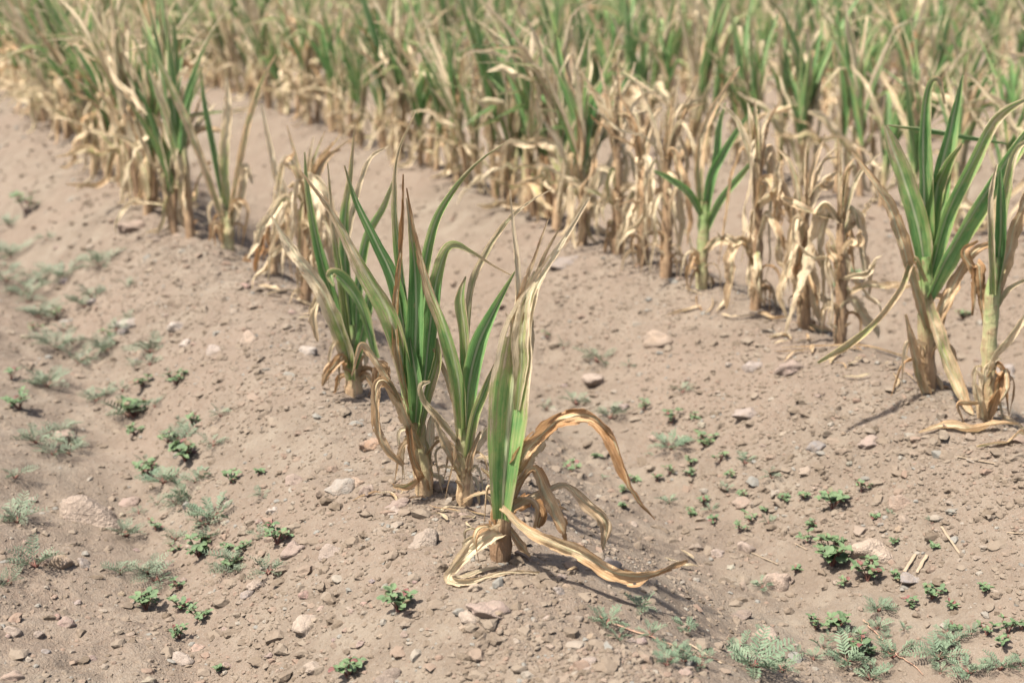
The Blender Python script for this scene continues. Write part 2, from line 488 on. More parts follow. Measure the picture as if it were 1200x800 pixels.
STONES = [
    (100, 606, 84, 62, (0.36, 0.28, 0.215), 'largest stone, earth-crusted and half buried at the left edge of the furrow'),
    (1026, 645, 62, 38, (0.60, 0.47, 0.35), 'pale cream dusty stone in the right furrow behind two straws'),
    (911, 687, 30, 30, (0.50, 0.37, 0.28), 'round tan stone with a small weed leaning on its left'),
    (400, 573, 30, 26, (0.40, 0.38, 0.33), 'smooth grey oval stone on the ridge flank left of the corn stalks'),
    (497, 638, 32, 36, (0.45, 0.37, 0.29), 'flat tan upright stone left of the front corn plant'),
    (72, 661, 24, 22, (0.56, 0.40, 0.25), 'ochre yellow stone below the half-buried boulder'),
    (345, 646, 28, 24, PINK, 'pink rough stone beside green weeds in the left furrow'),
    (387, 649, 28, 20, (0.46, 0.37, 0.31), 'pale brown stone right of the pink stone'),
    (362, 734, 32, 18, CREAM, 'cream flat stone in the lower left foreground'),
    (573, 715, 44, 22, (0.43, 0.31, 0.26), 'pinkish brown lump of stone below the front corn plant'),
    (549, 722, 28, 18, CREAM, 'cream stone touching the left of the pinkish lump'),
    (957, 525, 22, 15, BLUE, 'blue grey pebble on the slope of the second ridge'),
    (874, 486, 28, 18, (0.44, 0.37, 0.33), 'greyish tilted stone above the blue grey pebble'),
    (926, 433, 30, 22, PINK, 'pinkish stone just below the second row of corn'),
    (880, 430, 24, 18, (0.42, 0.37, 0.34), 'grey pebble left of the pinkish stone below the second row'),
    (770, 398, 34, 20, (0.50, 0.37, 0.26), 'ochre tan stone on the slope below the second row'),
    (664, 310, 36, 20, (0.24, 0.22, 0.21), 'dark grey blurred stone behind the front plant tips'),
    (435, 523, 26, 20, (0.47, 0.27, 0.15), 'orange brown stone beside the curled dry leaf'),
    (513, 572, 22, 15, TAN, 'tan pebble between the two rear front stalks'),
    (531, 573, 20, 19, (0.45, 0.40, 0.34), 'round grey pebble against the middle front stalk'),
    (545, 607, 16, 14, (0.42, 0.30, 0.24), 'small brownish pebble at the foot of the middle front stalk'),
    (874, 642, 20, 17, (0.55, 0.43, 0.35), 'pale pink pebble left of the weeds in the right furrow'),
    (841, 650, 14, 12, (0.50, 0.40, 0.34), 'tiny pale pebble beside the pale pink pebble'),
    (360, 414, 20, 16, WHITE, 'white pebble on the ridge beside the fourth corn plant'),
    (715, 662, 22, 16, (0.36, 0.33, 0.31), 'grey pebble beside the dry leaf lying on the ground'),
    (455, 796, 30, 26, DARK, 'dark pointed stone cut by the bottom edge'),
    (368, 783, 22, 14, CREAM, 'cream pebble near the bottom edge left of the dark pointed stone'),
    (686, 778, 26, 12, (0.42, 0.34, 0.29), 'flat brown pebble near the bottom edge below the corn'),
    (150, 590, 24, 16, (0.42, 0.29, 0.24), 'pinkish stone right behind the half-buried boulder'),
    (98, 661, 18, 14, (0.36, 0.32, 0.29), 'grey pebble right of the ochre stone'),
    (75, 513, 30, 18, (0.44, 0.31, 0.24), 'pinkish brown stone among weeds at the far left'),
    (320, 599, 14, 11, WHITE, 'small white pebble in the left furrow bottom'),
    (345, 563, 22, 14, (0.42, 0.30, 0.25), 'reddish stone at the foot of the ridge left of the grey oval stone'),
    (418, 567, 16, 14, (0.50, 0.35, 0.24), 'orange pebble touching the grey oval stone'),
    (432, 577, 18, 20, (0.43, 0.32, 0.26), 'brownish pebble right of the orange pebble'),
    (466, 592, 26, 16, PINK, 'pink brown stone left of the foot of the third stalk'),
    (463, 600, 16, 12, (0.52, 0.42, 0.35), 'pale pebble in front of the pink brown stone'),
    (1068, 678, 26, 10, (0.30, 0.29, 0.29), 'flat dark grey stone below the two straws'),
    (868, 722, 24, 18, (0.43, 0.32, 0.25), 'brownish clod-like stone in the right foreground'),
    (900, 745, 26, 18, (0.52, 0.40, 0.31), 'pale tan stone above the feathery weeds at the bottom'),
    (804, 789, 16, 12, (0.47, 0.33, 0.27), 'pinkish pebble by the feathery weeds at the bottom edge'),
    (148, 380, 26, 14, WHITE, 'white blurred stone on the ridge flank far left'),
    (208, 384, 20, 14, WHITE, 'white blurred pebble right of the white stone far left'),
    (155, 268, 30, 20, (0.42, 0.30, 0.23), 'brown blurred clod below the far corn on the left'),
    (250, 412, 18, 14, (0.56, 0.48, 0.42), 'pale blurred pebble on the ridge flank'),
    (217, 404, 14, 12, WHITE, 'small white blurred pebble on the ridge flank'),
    (292, 398, 22, 18, (0.53, 0.40, 0.29), 'ochre blurred stone high on the ridge flank'),
    (1175, 440, 30, 24, (0.45, 0.41, 0.38), 'grey stone behind the rightmost corn stalk'),
    (1018, 520, 24, 18, (0.46, 0.34, 0.29), 'pinkish stone on the second ridge below the corn'),
    (870, 590, 22, 12, (0.44, 0.31, 0.23), 'brown flat stone in the middle of the right furrow'),
    (1055, 590, 26, 20, (0.46, 0.32, 0.23), 'ochre clod on the slope right of the furrow weeds'),
    (700, 445, 30, 14, (0.52, 0.41, 0.33), 'pale flat stone behind the front plant in the furrow'),
    (13, 740, 20, 14, (0.52, 0.42, 0.34), 'pale pebble at the lower left edge'),
    (78, 732, 20, 18, (0.40, 0.27, 0.23), 'pinkish brown pebble in the lower left'),
    (45, 745, 14, 11, (0.33, 0.27, 0.23), 'small dark pebble in the lower left corner'),
    (14, 795, 24, 18, (0.47, 0.33, 0.25), 'brown stone in the bottom left corner'),
    (212, 771, 28, 14, (0.50, 0.42, 0.35), 'pale flat stone at the bottom left of the furrow weeds'),
    (265, 780, 14, 14, (0.42, 0.28, 0.23), 'reddish pebble right of the pale flat stone at bottom left'),
    (300, 688, 22, 14, (0.50, 0.40, 0.32), 'pale stone between the furrow weeds and the cream flat stone'),
    (232, 760, 16, 10, (0.50, 0.32, 0.24), 'orange pink pebble below the furrow weeds'),
]
for i_, s_ in enumerate(STONES):
    stone(*s_, sink=.42 if i_ < 2 else .3)

REG = [((0, 330, 560, 800), 'on the left ridge flank', 'pebbles left of the first row'),
       ((330, 800, 670, 760), 'in the foreground soil', 'pebbles in the foreground'),
       ((640, 1200, 400, 790), 'right of the front corn', 'pebbles right of the first row'),
       ((20, 420, 240, 520), 'on the far left ridge', 'pebbles on the far ridge flank')]
PAL = [(CREAM, 'cream'), (TAN, 'tan'), (PINK, 'pinkish'), (GREY, 'grey'), ((0.36, 0.25, 0.18), 'brown')]
for (x0, x1, y0, y1), where, grp in REG:
    for i in range(34 if x0 != 20 else 22):
        px = random.uniform(x0, x1); py = random.uniform(y0, y1)
        if abs(px - 590) < 40 and abs(py - 655) < 30: continue
        col, cn = random.choices(PAL, (3, 5, 3, 2, 4))[0]
        col = tuple(c * random.uniform(0.85, 1.12) for c in col)
        w = random.choice((7, 8, 8, 9, 9, 10, 11, 12, 15))
        stone(px, py, w, w * random.uniform(0.6, 0.9), col, f'small {cn} pebble lying {where}', f'{cn} {grp}', 'pebble')

# ------------------------------------------------------------------ maize leaves and stalks
def catmull(P, n):
    P = np.asarray(P, float)
    ext = np.vstack([2 * P[0] - P[1], P, 2 * P[-1] - P[-2]])
    seg = len(P) - 1
    t = np.linspace(0, seg, n); i = np.minimum(t.astype(int), seg - 1); f = (t - i)[:, None]
    a, b, c, d = ext[i], ext[i + 1], ext[i + 2], ext[i + 3]
    return 0.5 * (2 * b + (c - a) * f + (2 * a - 5 * b + 4 * c - d) * f ** 2 + (3 * b - a - 3 * c + d) * f ** 3)

def leaf_mesh(P, W, D, roll=0.0, curl=1.2, fold=0.25, rip=0.0, seed=0, nl=28, na=8, face=None, clamp=None, split=0.0, bleach=0.0):
    """sweep a curled blade along path P (control points), widths W, dryness D per control point.
    face: direction the upper side looks to (the width axis is perpendicular to it), roll: degrees, number or (start, end)."""
    rr = np.random.default_rng(seed)
    C = catmull(P, nl)
    k = np.linspace(0, 1, len(W)); tt = np.linspace(0, 1, nl)
    w = np.interp(tt, k, W)
    wc = catmull(np.array(W)[:, None], nl)[:, 0]
    w = np.clip(0.5 * w + 0.5 * wc, 0.0006, None)
    d = np.interp(tt, np.linspace(0, 1, len(D)), D)
    ro = np.linspace(*(roll if isinstance(roll, tuple) else (roll, roll)), nl)
    cu = np.linspace(*(curl if isinstance(curl, tuple) else (curl, curl)), nl)
    T = np.gradient(C, axis=0); T /= np.linalg.norm(T, axis=1)[:, None] + 1e-9
    L = np.concatenate([[0], np.cumsum(np.linalg.norm(np.diff(C, axis=0), axis=1))])
    # width axis transported along the path
    ws = []
    prev = None
    for i in range(nl):
        if face is not None:
            v = np.cross(T[i], np.asarray(face, float))
            nv = np.linalg.norm(v)
            v = v / nv if nv > 0.15 else (prev if prev is not None else np.array((1.0, 0.0, 0.0)))
            if prev is not None and np.dot(v, prev) < 0: v = -v
            if prev is not None: v = v * 0.6 + prev * 0.4
        else:
            if prev is None:
                v = np.cross(T[i], (0, 0, 1.0)); v /= np.linalg.norm(v) + 1e-9
            else: v = prev
        v = v - T[i] * np.dot(v, T[i]); v /= np.linalg.norm(v) + 1e-9
        prev = v; ws.append(v)
    ws = np.array(ws); N = np.cross(ws, T)
    a = np.radians(ro)[:, None]
    Wd = ws * np.cos(a) + N * np.sin(a); Nd = -ws * np.sin(a) + N * np.cos(a)
    s = np.linspace(-1, 1, na + 1)
    ph = np.maximum(cu, 0.05)[:, None] / 2
    S = s[None, :]
    px = np.sin(S * ph) / ph * (w / 2)[:, None]
    pz = (1 - np.cos(S * ph)) / ph * (w / 2)[:, None] + fold * np.abs(S) * (w / 2)[:, None]
    f1, f2 = rr.uniform(60, 110), rr.uniform(130, 220); p1, p2 = rr.uniform(0, 6.28, 2)
    r1 = np.sin(L * f1 + p1)[:, None] * np.clip(S, 0, 1) ** 2 + np.sin(L * f1 * 1.13 + p2)[:, None] * np.clip(-S, 0, 1) ** 2
    o1, o2 = rr.uniform(0, 90, 2)
    cr = vnoise(L[:, None] * 38 + o1, S * 1.3 + o2, 5) * 1.3 + vnoise(L[:, None] * 95 + o2, S * 2.6 + o1, 6) * 0.6
    dm = np.clip((d - 0.35) / 0.4, 0, 1)[:, None]
    amp = (w / 2)[:, None]
    pz = pz + amp * (0.13 * r1 * (0.5 + rip) + cr * (0.10 + rip * 1.15 * dm))
    q1, q2 = rr.uniform(5, 9), rr.uniform(0, 6.28)
    fo = np.abs(vnoise(L[:, None] * 24 + o2, S * 0.8 + o1 + L[:, None] * 6, 8))          # creased folds
    pz = pz + amp * dm * (0.10 * np.sin(S * q1 + q2 + L[:, None] * 9) + rip * (1.5 * fo - 0.25) + rip * 0.9 * np.abs(vnoise(L[:, None] * 62 + o1, S * 1.9 + o2 + L[:, None] * 15, 10)))
    px = px + amp * dm * rip * 0.5 * vnoise(L[:, None] * 30 + o1, np.full_like(S, 2.0) + o2, 9)
    rag = 1 + dm * (0.16 + 0.35 * rip) * vnoise(L[:, None] * 120 + o2, np.sign(S) * 3 + o1, 7) * np.abs(S) ** 3
    px = px * rag
    V = C[:, None, :] + Wd[:, None, :] * px[..., None] + Nd[:, None, :] * pz[..., None]
    if clamp is not None:
        g = clamp(V[..., 0], V[..., 1]) + 0.0018
        V[..., 2] = np.where(V[..., 2] < g, g + 0.08 * amp * (1 + S), V[..., 2])
    idx = np.arange(na)[None, :] + (na + 1) * np.arange(nl - 1)[:, None]
    F = np.stack([idx, idx + 1, idx + na + 2, idx + na + 1], -1)
    if split:                                            # torn slits along the fibres near the tip
        keep = np.ones((nl - 1, na), bool)
        for _ in range(int(split)):
            c = rr.integers(1, na - 1); i0 = int(nl * rr.uniform(0.45, 0.75)); i1 = min(nl - 1, i0 + rr.integers(3, 8))
            keep[i0:i1, c] = False
        F = F[keep] if nl < 30 else F
    elif nl >= 30:
        keep = np.ones((nl - 1, na), bool)
    if nl >= 30:                                         # frayed margins where the blade is withered
        for cidx in (0, 1, na - 2, na - 1):
            tear = vnoise(np.arange(nl - 1) * 0.42 + rr.uniform(0, 99), np.full(nl - 1, cidx * 0.35 + rr.uniform(0, 9)), 3)
            keep[:, cidx] &= ~((dm[:-1, 0] > 0.6) & (tear > (0.16 if cidx in (0, na - 1) else 0.33)) & (np.arange(nl - 1) > 3))
        F = np.stack([idx, idx + 1, idx + na + 2, idx + na + 1], -1)[keep]
    F = F.reshape(-1, 4)
    me = mesh_np('leaf', V.reshape(-1, 3), F.reshape(-1), np.full(len(F), 4))
    U = np.broadcast_to((s[None, :] + 1) / 2, (nl, na + 1)); VV = np.broadcast_to(L[:, None], (nl, na + 1))
    uv = np.stack([U, VV], -1).reshape(-1, 2)
    lay = me.uv_layers.new(name='UVMap')
    lay.data.foreach_set('uv', uv[F.reshape(-1)].astype(np.float32).ravel())
    A = me.attributes.new('dry', 'FLOAT', 'POINT')
    A.data.foreach_set('value', np.repeat(d, na + 1).astype(np.float32))
    me.attributes.new('bleach', 'FLOAT', 'POINT').data.foreach_set('value', np.full(nl * (na + 1), bleach, np.float32))
    me.materials.append(M_LEAF)
    return me

def stalk_mesh(P, Rd, D, nl=18, na=10, nodes=3, seed=0):
    rr = np.random.default_rng(seed)
    C = catmull(P, nl); tt = np.linspace(0, 1, nl)
    r = np.interp(tt, np.linspace(0, 1, len(Rd)), Rd)
    d = np.interp(tt, np.linspace(0, 1, len(D)), D)
    for q in range(nodes):
        r = r * (1 + 0.16 * np.exp(-((tt - (q + 0.6) / (nodes + 0.4)) / 0.035) ** 2))
    T = np.gradient(C, axis=0); T /= np.linalg.norm(T, axis=1)[:, None]
    A0 = np.cross(T, (0.3, 1, 0.05)); A0 /= np.linalg.norm(A0, axis=1)[:, None]; B0 = np.cross(T, A0)
    L = np.concatenate([[0], np.cumsum(np.linalg.norm(np.diff(C, axis=0), axis=1))])
    th = np.linspace(0, 2 * np.pi, na + 1)
    rad = r[:, None] * (1 + 0.10 * np.cos(2 * th + 0.4)[None] + 0.30 * vnoise(np.cos(th)[None] * 2 + 20, L[:, None] * 60 + np.sin(th)[None] * 2, seed % 12))
    V = C[:, None] + rad[..., None] * (A0[:, None] * np.cos(th)[None, :, None] + B0[:, None] * np.sin(th)[None, :, None])
    V[:, -1] = V[:, 0]
    idx = np.arange(na)[None, :] + (na + 1) * np.arange(nl - 1)[:, None]
    F = np.stack([idx, idx + 1, idx + na + 2, idx + na + 1], -1).reshape(-1, 4)
    me = mesh_np('stalk', V.reshape(-1, 3), F.reshape(-1), np.full(len(F), 4))
    U = np.broadcast_to(th[None, :] / 6.2832, (nl, na + 1)); VV = np.broadcast_to(L[:, None], (nl, na + 1))
    uv = np.stack([U, VV], -1).reshape(-1, 2)
    me.uv_layers.new(name='UVMap').data.foreach_set('uv', uv[F.reshape(-1)].astype(np.float32).ravel())
    A = me.attributes.new('dry', 'FLOAT', 'POINT'); A.data.foreach_set('value', np.repeat(d, na + 1).astype(np.float32))
    me.materials.append(M_STALK)
    return me

# ------------------------------------------------------------------ hand-posed plants of the first and second row
SEED = [1000]
def hero(base_px, label, stalk, leaves, shreds=6):
    """stalk: (points in picture px, radii px, dryness); leaves: dicts of points (px, py, metres behind the stalk)"""
    b = at(*base_px)
    Y = b.y
    root = link('maize_plant', None, None, b); root.empty_display_size = 0.05
    tag(root, label, 'corn plant', 'stunted corn plants')
    def pts(lst):
        out = []
        for q in lst:
            dd = q[2] if len(q) > 2 else 0.0
            p, t = at_depth(q[0], q[1], Y + dd)
            out.append(np.array(p - b))
        return np.array(out)
    def clampf(x, y): return gh(x + b.x, y + b.y) - b.z
    k = math.hypot(Y, CAM_H) / 1667.0
    sp = pts(stalk[0]); sp[0, 2] -= 0.012
    link('stalk', stalk_mesh(sp, np.array(stalk[1]) * 0.5 * k, stalk[2], seed=SEED[0]), root)
    # papery sheaths clasping the foot of the stalk
    bx, by = stalk[0][0]; sw = stalk[1][0]
    rs = random.Random(SEED[0])
    leaves = list(leaves)
    for q in range(4):
        sd = (-1, 1)[q % 2]; hh = rs.uniform(1.6, 3.6) * sw; ox = sd * rs.uniform(.0, .25) * sw; y0 = by - 2 - (q // 2) * rs.uniform(.4, 1.4) * sw
        leaves.append(dict(p=[(bx + ox * .6, y0, -.004), (bx + ox, y0 - hh * .4, -.006), (bx + ox * 1.4, y0 - hh * .8, -.007), (bx + ox + sd * rs.uniform(.3, 1.0) * sw, y0 - hh, -.01)],
                           w=[sw * .75, sw * .9, sw * .7, sw * .15], d=[rs.uniform(.75, 1), rs.uniform(.6, .9), rs.uniform(.6, .8), .8], curl=3.6, fold=-.1, rip=.45, roll=180 + sd * rs.uniform(10, 50), nl=32))
    for q in range(shreds):                              # shrivelled shreds about the foot
        sd = rs.choice((-1, 1)); y0 = by - rs.uniform(.6, 3.6) * sw; dx = sd * rs.uniform(.6, 2.2) * sw; w = rs.uniform(.22, .5) * sw; d = rs.uniform(.58, .95)
        rise = rs.uniform(.1, 1.2) * sw; dd = rs.uniform(-.04, .03)
        leaves.append(dict(p=[(bx, y0, -.005), (bx + dx * .45, y0 - rise, dd * .5), (bx + dx * .9, y0 - rise * .3, dd), (bx + dx * rs.uniform(.6, 1.3), min(by + 4, y0 + rs.uniform(.8, 3) * sw), dd)],
                           w=[w * .5, w, w * .9, w * .1], d=[d, d, d + .05, d + .1], curl=rs.uniform(1.5, 3.4), rip=.8, roll=(rs.uniform(-60, 60), rs.uniform(-90, 90)), nl=32))
    for lf in leaves:
        SEED[0] += 1
        P = pts(lf['p'])
        W = np.array(lf['w']) * k * lf.get('ws', .9)
        f = np.array((0.0, -1.0, 0.35))
        cu = lf.get('curl', 1.0)
        if not isinstance(cu, tuple): cu = (cu, cu)
        if lf['d'][1] < .4: cu = (cu[0] * 1.1, cu[1] * 1.4)          # living blades are rolled against the drought
        me = leaf_mesh(P, W, lf['d'], roll=lf.get('roll', 0), curl=cu, fold=lf.get('fold', 0.25), rip=lf.get('rip', 0.4),
                       seed=SEED[0], nl=lf.get('nl', 56), na=12, face=f, clamp=clampf, split=lf.get('split', 0), bleach=lf.get('bleach', 0.0))
        o = link('leaf', me, root)
        if 'label' in lf: o['label'] = lf['label']
    return root

g0, g1 = 0.08, 0.2
hero((586, 655), 'front-most corn plant with a broad yellowing blade and bleached split tip',
     ([(586, 656), (587, 625), (590, 590), (592, 545), (594, 500)], [24, 22, 19, 17, 11], [1.15, 1.1, 0.35, 0.2, 0.1]),
     [dict(p=[(588, 608, -.012), (592, 545, -.014), (598, 482, -.014), (606, 420, -.012), (613, 378, -.01), (630, 332, 0), (661, 282, .01), (691, 232, .02)],
           w=[18, 34, 48, 46, 34, 15, 8, 3], d=[.25, .24, .33, .44, .57, .6, .75, .85], curl=(1.4, 2.2), fold=.18, rip=.3, roll=(6, 20), split=5, bleach=.6, ws=1.12, label='broad green blade bleached white and split at the top'),
      dict(p=[(588, 590, .0), (586, 520, .002), (588, 462, .004), (596, 405, .004), (606, 350, .0), (603, 292, .0), (597, 222, .01)],
           w=[20, 36, 40, 26, 13, 8, 2], d=[.25, .3, .36, .58, .7, .85, .95], curl=2.2, roll=-25, rip=.4),
      dict(p=[(592, 520, -.006), (590, 460, -.008), (598, 405, -.008), (609, 362, -.004), (622, 336, 0)], w=[10, 15, 13, 9, 2], d=[.4, .55, .58, .6, .7], curl=2.6, roll=-30, rip=.5, split=2, bleach=.6),
      dict(p=[(606, 480, -.018), (611, 430, -.02), (612, 392, -.018), (617, 352, -.012), (626, 330, -.005)], w=[8, 20, 24, 14, 3], d=[.42, .5, .56, .56, .6], curl=1.2, roll=15, rip=.4, split=4, bleach=.6),
      dict(p=[(600, 455, -.01), (601, 410, -.012), (599, 380, -.012), (592, 366, -.014)], w=[5, 7, 5, 1], d=[.5, .6, .7, .8], curl=2, rip=.6),
      dict(p=[(598, 500, .0), (604, 410, .003), (614, 345, .0), (627, 303, .0), (644, 254, .0)], w=[18, 22, 12, 7, 2], d=[.4, .6, .7, .85, .95], curl=3, roll=30),
      dict(p=[(604, 470, .006), (612, 385, .008), (632, 312, .01), (656, 266, .0)], w=[18, 22, 9, 2], d=[.35, .62, .75, .9], curl=2.6, roll=-15),
      dict(p=[(610, 470, .01), (617, 400, .012), (622, 345, .012), (628, 318, .012)], w=[16, 24, 18, 6], d=[.3, .6, .62, .6], curl=1.4, roll=12, split=2, bleach=.6),
      dict(p=[(597, 575, .0), (618, 528, -.02), (648, 497, -.04), (688, 488, -.055), (714, 512, -.07), (741, 572, -.085), (768, 608, -.09)],
           w=[16, 30, 26, 27, 20, 14, 3], d=[.75, .72, .85, .9, .9, .92, .95], curl=(1.6, 2.6), roll=(35, -60), ws=.72, rip=.9, label='long dry brown leaf arching over to the right'),
      dict(p=[(600, 560, .02), (612, 535, .01), (632, 515, 0), (652, 500, -.01)], w=[12, 28, 26, 8], d=[.75, .7, .72, .8], curl=1.2, roll=-30, rip=.8),
      dict(p=[(587, 597, -.015), (628, 628, -.04), (680, 648, -.05), (728, 672, -.06), (762, 671, -.05), (806, 656, -.03)],
           w=[16, 22, 26, 28, 14, 6], d=[.62, .62, .64, .72, .7, .75], curl=(2.2, 1.2), roll=(30, -40), ws=.72, rip=.9, label='dry leaf trailing over the soil to the right'),
      dict(p=[(586, 625, -.01), (560, 638, -.03), (534, 662, -.03), (528, 680, -.05), (556, 682, -.05), (590, 672, -.04), (632, 672, -.03)],
           w=[20, 26, 16, 14, 12, 8, 4], d=[.72, .68, .7, .75, .75, .8, .85], curl=2.2, roll=(-20, 30), rip=.7),
      dict(p=[(597, 590, .0), (624, 548, .02), (640, 582, .0), (655, 610, -.01), (662, 636, -.01)], w=[8, 12, 24, 22, 5], d=[.8, .8, .68, .75, .85], curl=1.8, roll=(0, 40), rip=.8),
      dict(p=[(597, 596, .0), (636, 576, .01), (664, 568, .01), (690, 592, .0), (713, 614, .0), (707, 644, 0)], w=[10, 12, 9, 16, 24, 4], d=[.8, .85, .85, .85, .9, .95], curl=2.2, roll=(10, -30), rip=.8),
      dict(p=[(598, 602, .02), (620, 588, .03), (632, 600, .03), (630, 618, .03)], w=[10, 24, 22, 4], d=[.85, .9, .9, .95], curl=2.0, roll=30, rip=.9),
      dict(p=[(592, 612, .0), (612, 640, .0), (622, 652, -.01)], w=[8, 14, 3], d=[.9, .95, .95], curl=2.4, rip=.9),
      ])

hero((545, 590), 'middle of the three front corn plants with green V-shaped blades',
     ([(545, 594), (545, 560), (543, 525), (541, 500)], [18, 17, 17, 12], [.85, .7, .5, .35]),
     [dict(p=[(545, 520, 0), (549, 455, -.004), (560, 405, -.004), (580, 362, .0), (604, 318, .0)], w=[15.1, 25.2, 30.2, 18.5, 3.8], d=[0.28, 0.18, 0.14, 0.16, 0.38], curl=(1.6, 2.6), roll=(-14, 10), fold=.4, rip=.15),
      dict(p=[(542, 515, 0), (537, 445, -.006), (523, 388, -.006), (504, 337, 0), (489, 282, 0), (477, 220, 0)], w=[15.1, 25.2, 23.5, 16.8, 10.4, 2.8], d=[0.38, 0.30, 0.36, 0.64, 0.82, 0.97], curl=(1.8, 2.8), roll=(10, 30), rip=.35),
      dict(p=[(546, 470, .01), (546, 400, .01), (541, 352, .012), (546, 324, .012)], w=[13.3, 16.8, 18.5, 2.8], d=[0.33, 0.38, 0.40, 0.52], curl=1.8, roll=15, rip=.3),
      dict(p=[(546, 440, .015), (552, 345, .02), (570, 300, .02), (594, 262, .02), (620, 238, .02), (647, 222, .03)], w=[11.4, 13.3, 13.3, 9.5, 5.7, 1.9], d=[0.42, 0.52, 0.57, 0.60, 0.62, 0.72], curl=3, roll=20),
      dict(p=[(547, 535, -.006), (555, 490, -.012), (568, 456, -.012), (581, 424, -.01)], w=[13.3, 16.8, 15.1, 3.8], d=[0.37, 0.40, 0.37, 0.62], curl=2.6, roll=-10),
      dict(p=[(540, 520, 0), (516, 490, -.015), (498, 470, -.02), (494, 453, -.02), (504, 447, -.015)], w=[9.5, 13.3, 10.4, 8.5, 2.8], d=[0.62, 0.67, 0.72, 0.77, 0.82], curl=2.6, roll=15, rip=.6),
      dict(p=[(543, 566, 0), (521, 520, -.015), (507, 486, -.02)], w=[7.6, 16.8, 5.7], d=[0.87, 0.92, 0.94], curl=2.4, roll=-20, rip=.6),
      dict(p=[(546, 572, 0), (552, 535, -.01), (563, 505, -.01)], w=[5.7, 12.6, 2.8], d=[0.87, 0.87, 0.92], curl=2.4, rip=.6),
      dict(p=[(543, 500, .004), (530, 462, .0), (519, 430, .0), (508, 408, .0)], w=[7.6, 11.4, 9.5, 4.8], d=[0.62, 0.62, 0.67, 0.82], curl=3, rip=.5),
      dict(p=[(545, 540, .01), (562, 515, .02), (575, 500, .03), (590, 512, .03)], w=[9.5, 18.5, 18.5, 4.8], d=[0.72, 0.68, 0.70, 0.82], curl=1.6, roll=-30, rip=.7),
      dict(p=[(544, 590, -.01), (558, 582, -.03), (576, 578, -.03), (584, 584, -.03)], w=[7.6, 9.5, 7.6, 2.8], d=[0.67, 0.62, 0.62, 0.72], curl=2.0, roll=60, rip=.7),
      dict(p=[(546, 602, -.01), (522, 612, -.02), (520, 630, -.03), (540, 640, -.03)], w=[4.8, 5.7, 5.7, 2.8], d=[0.67, 0.67, 0.67, 0.72], curl=2, rip=.6),
      ])

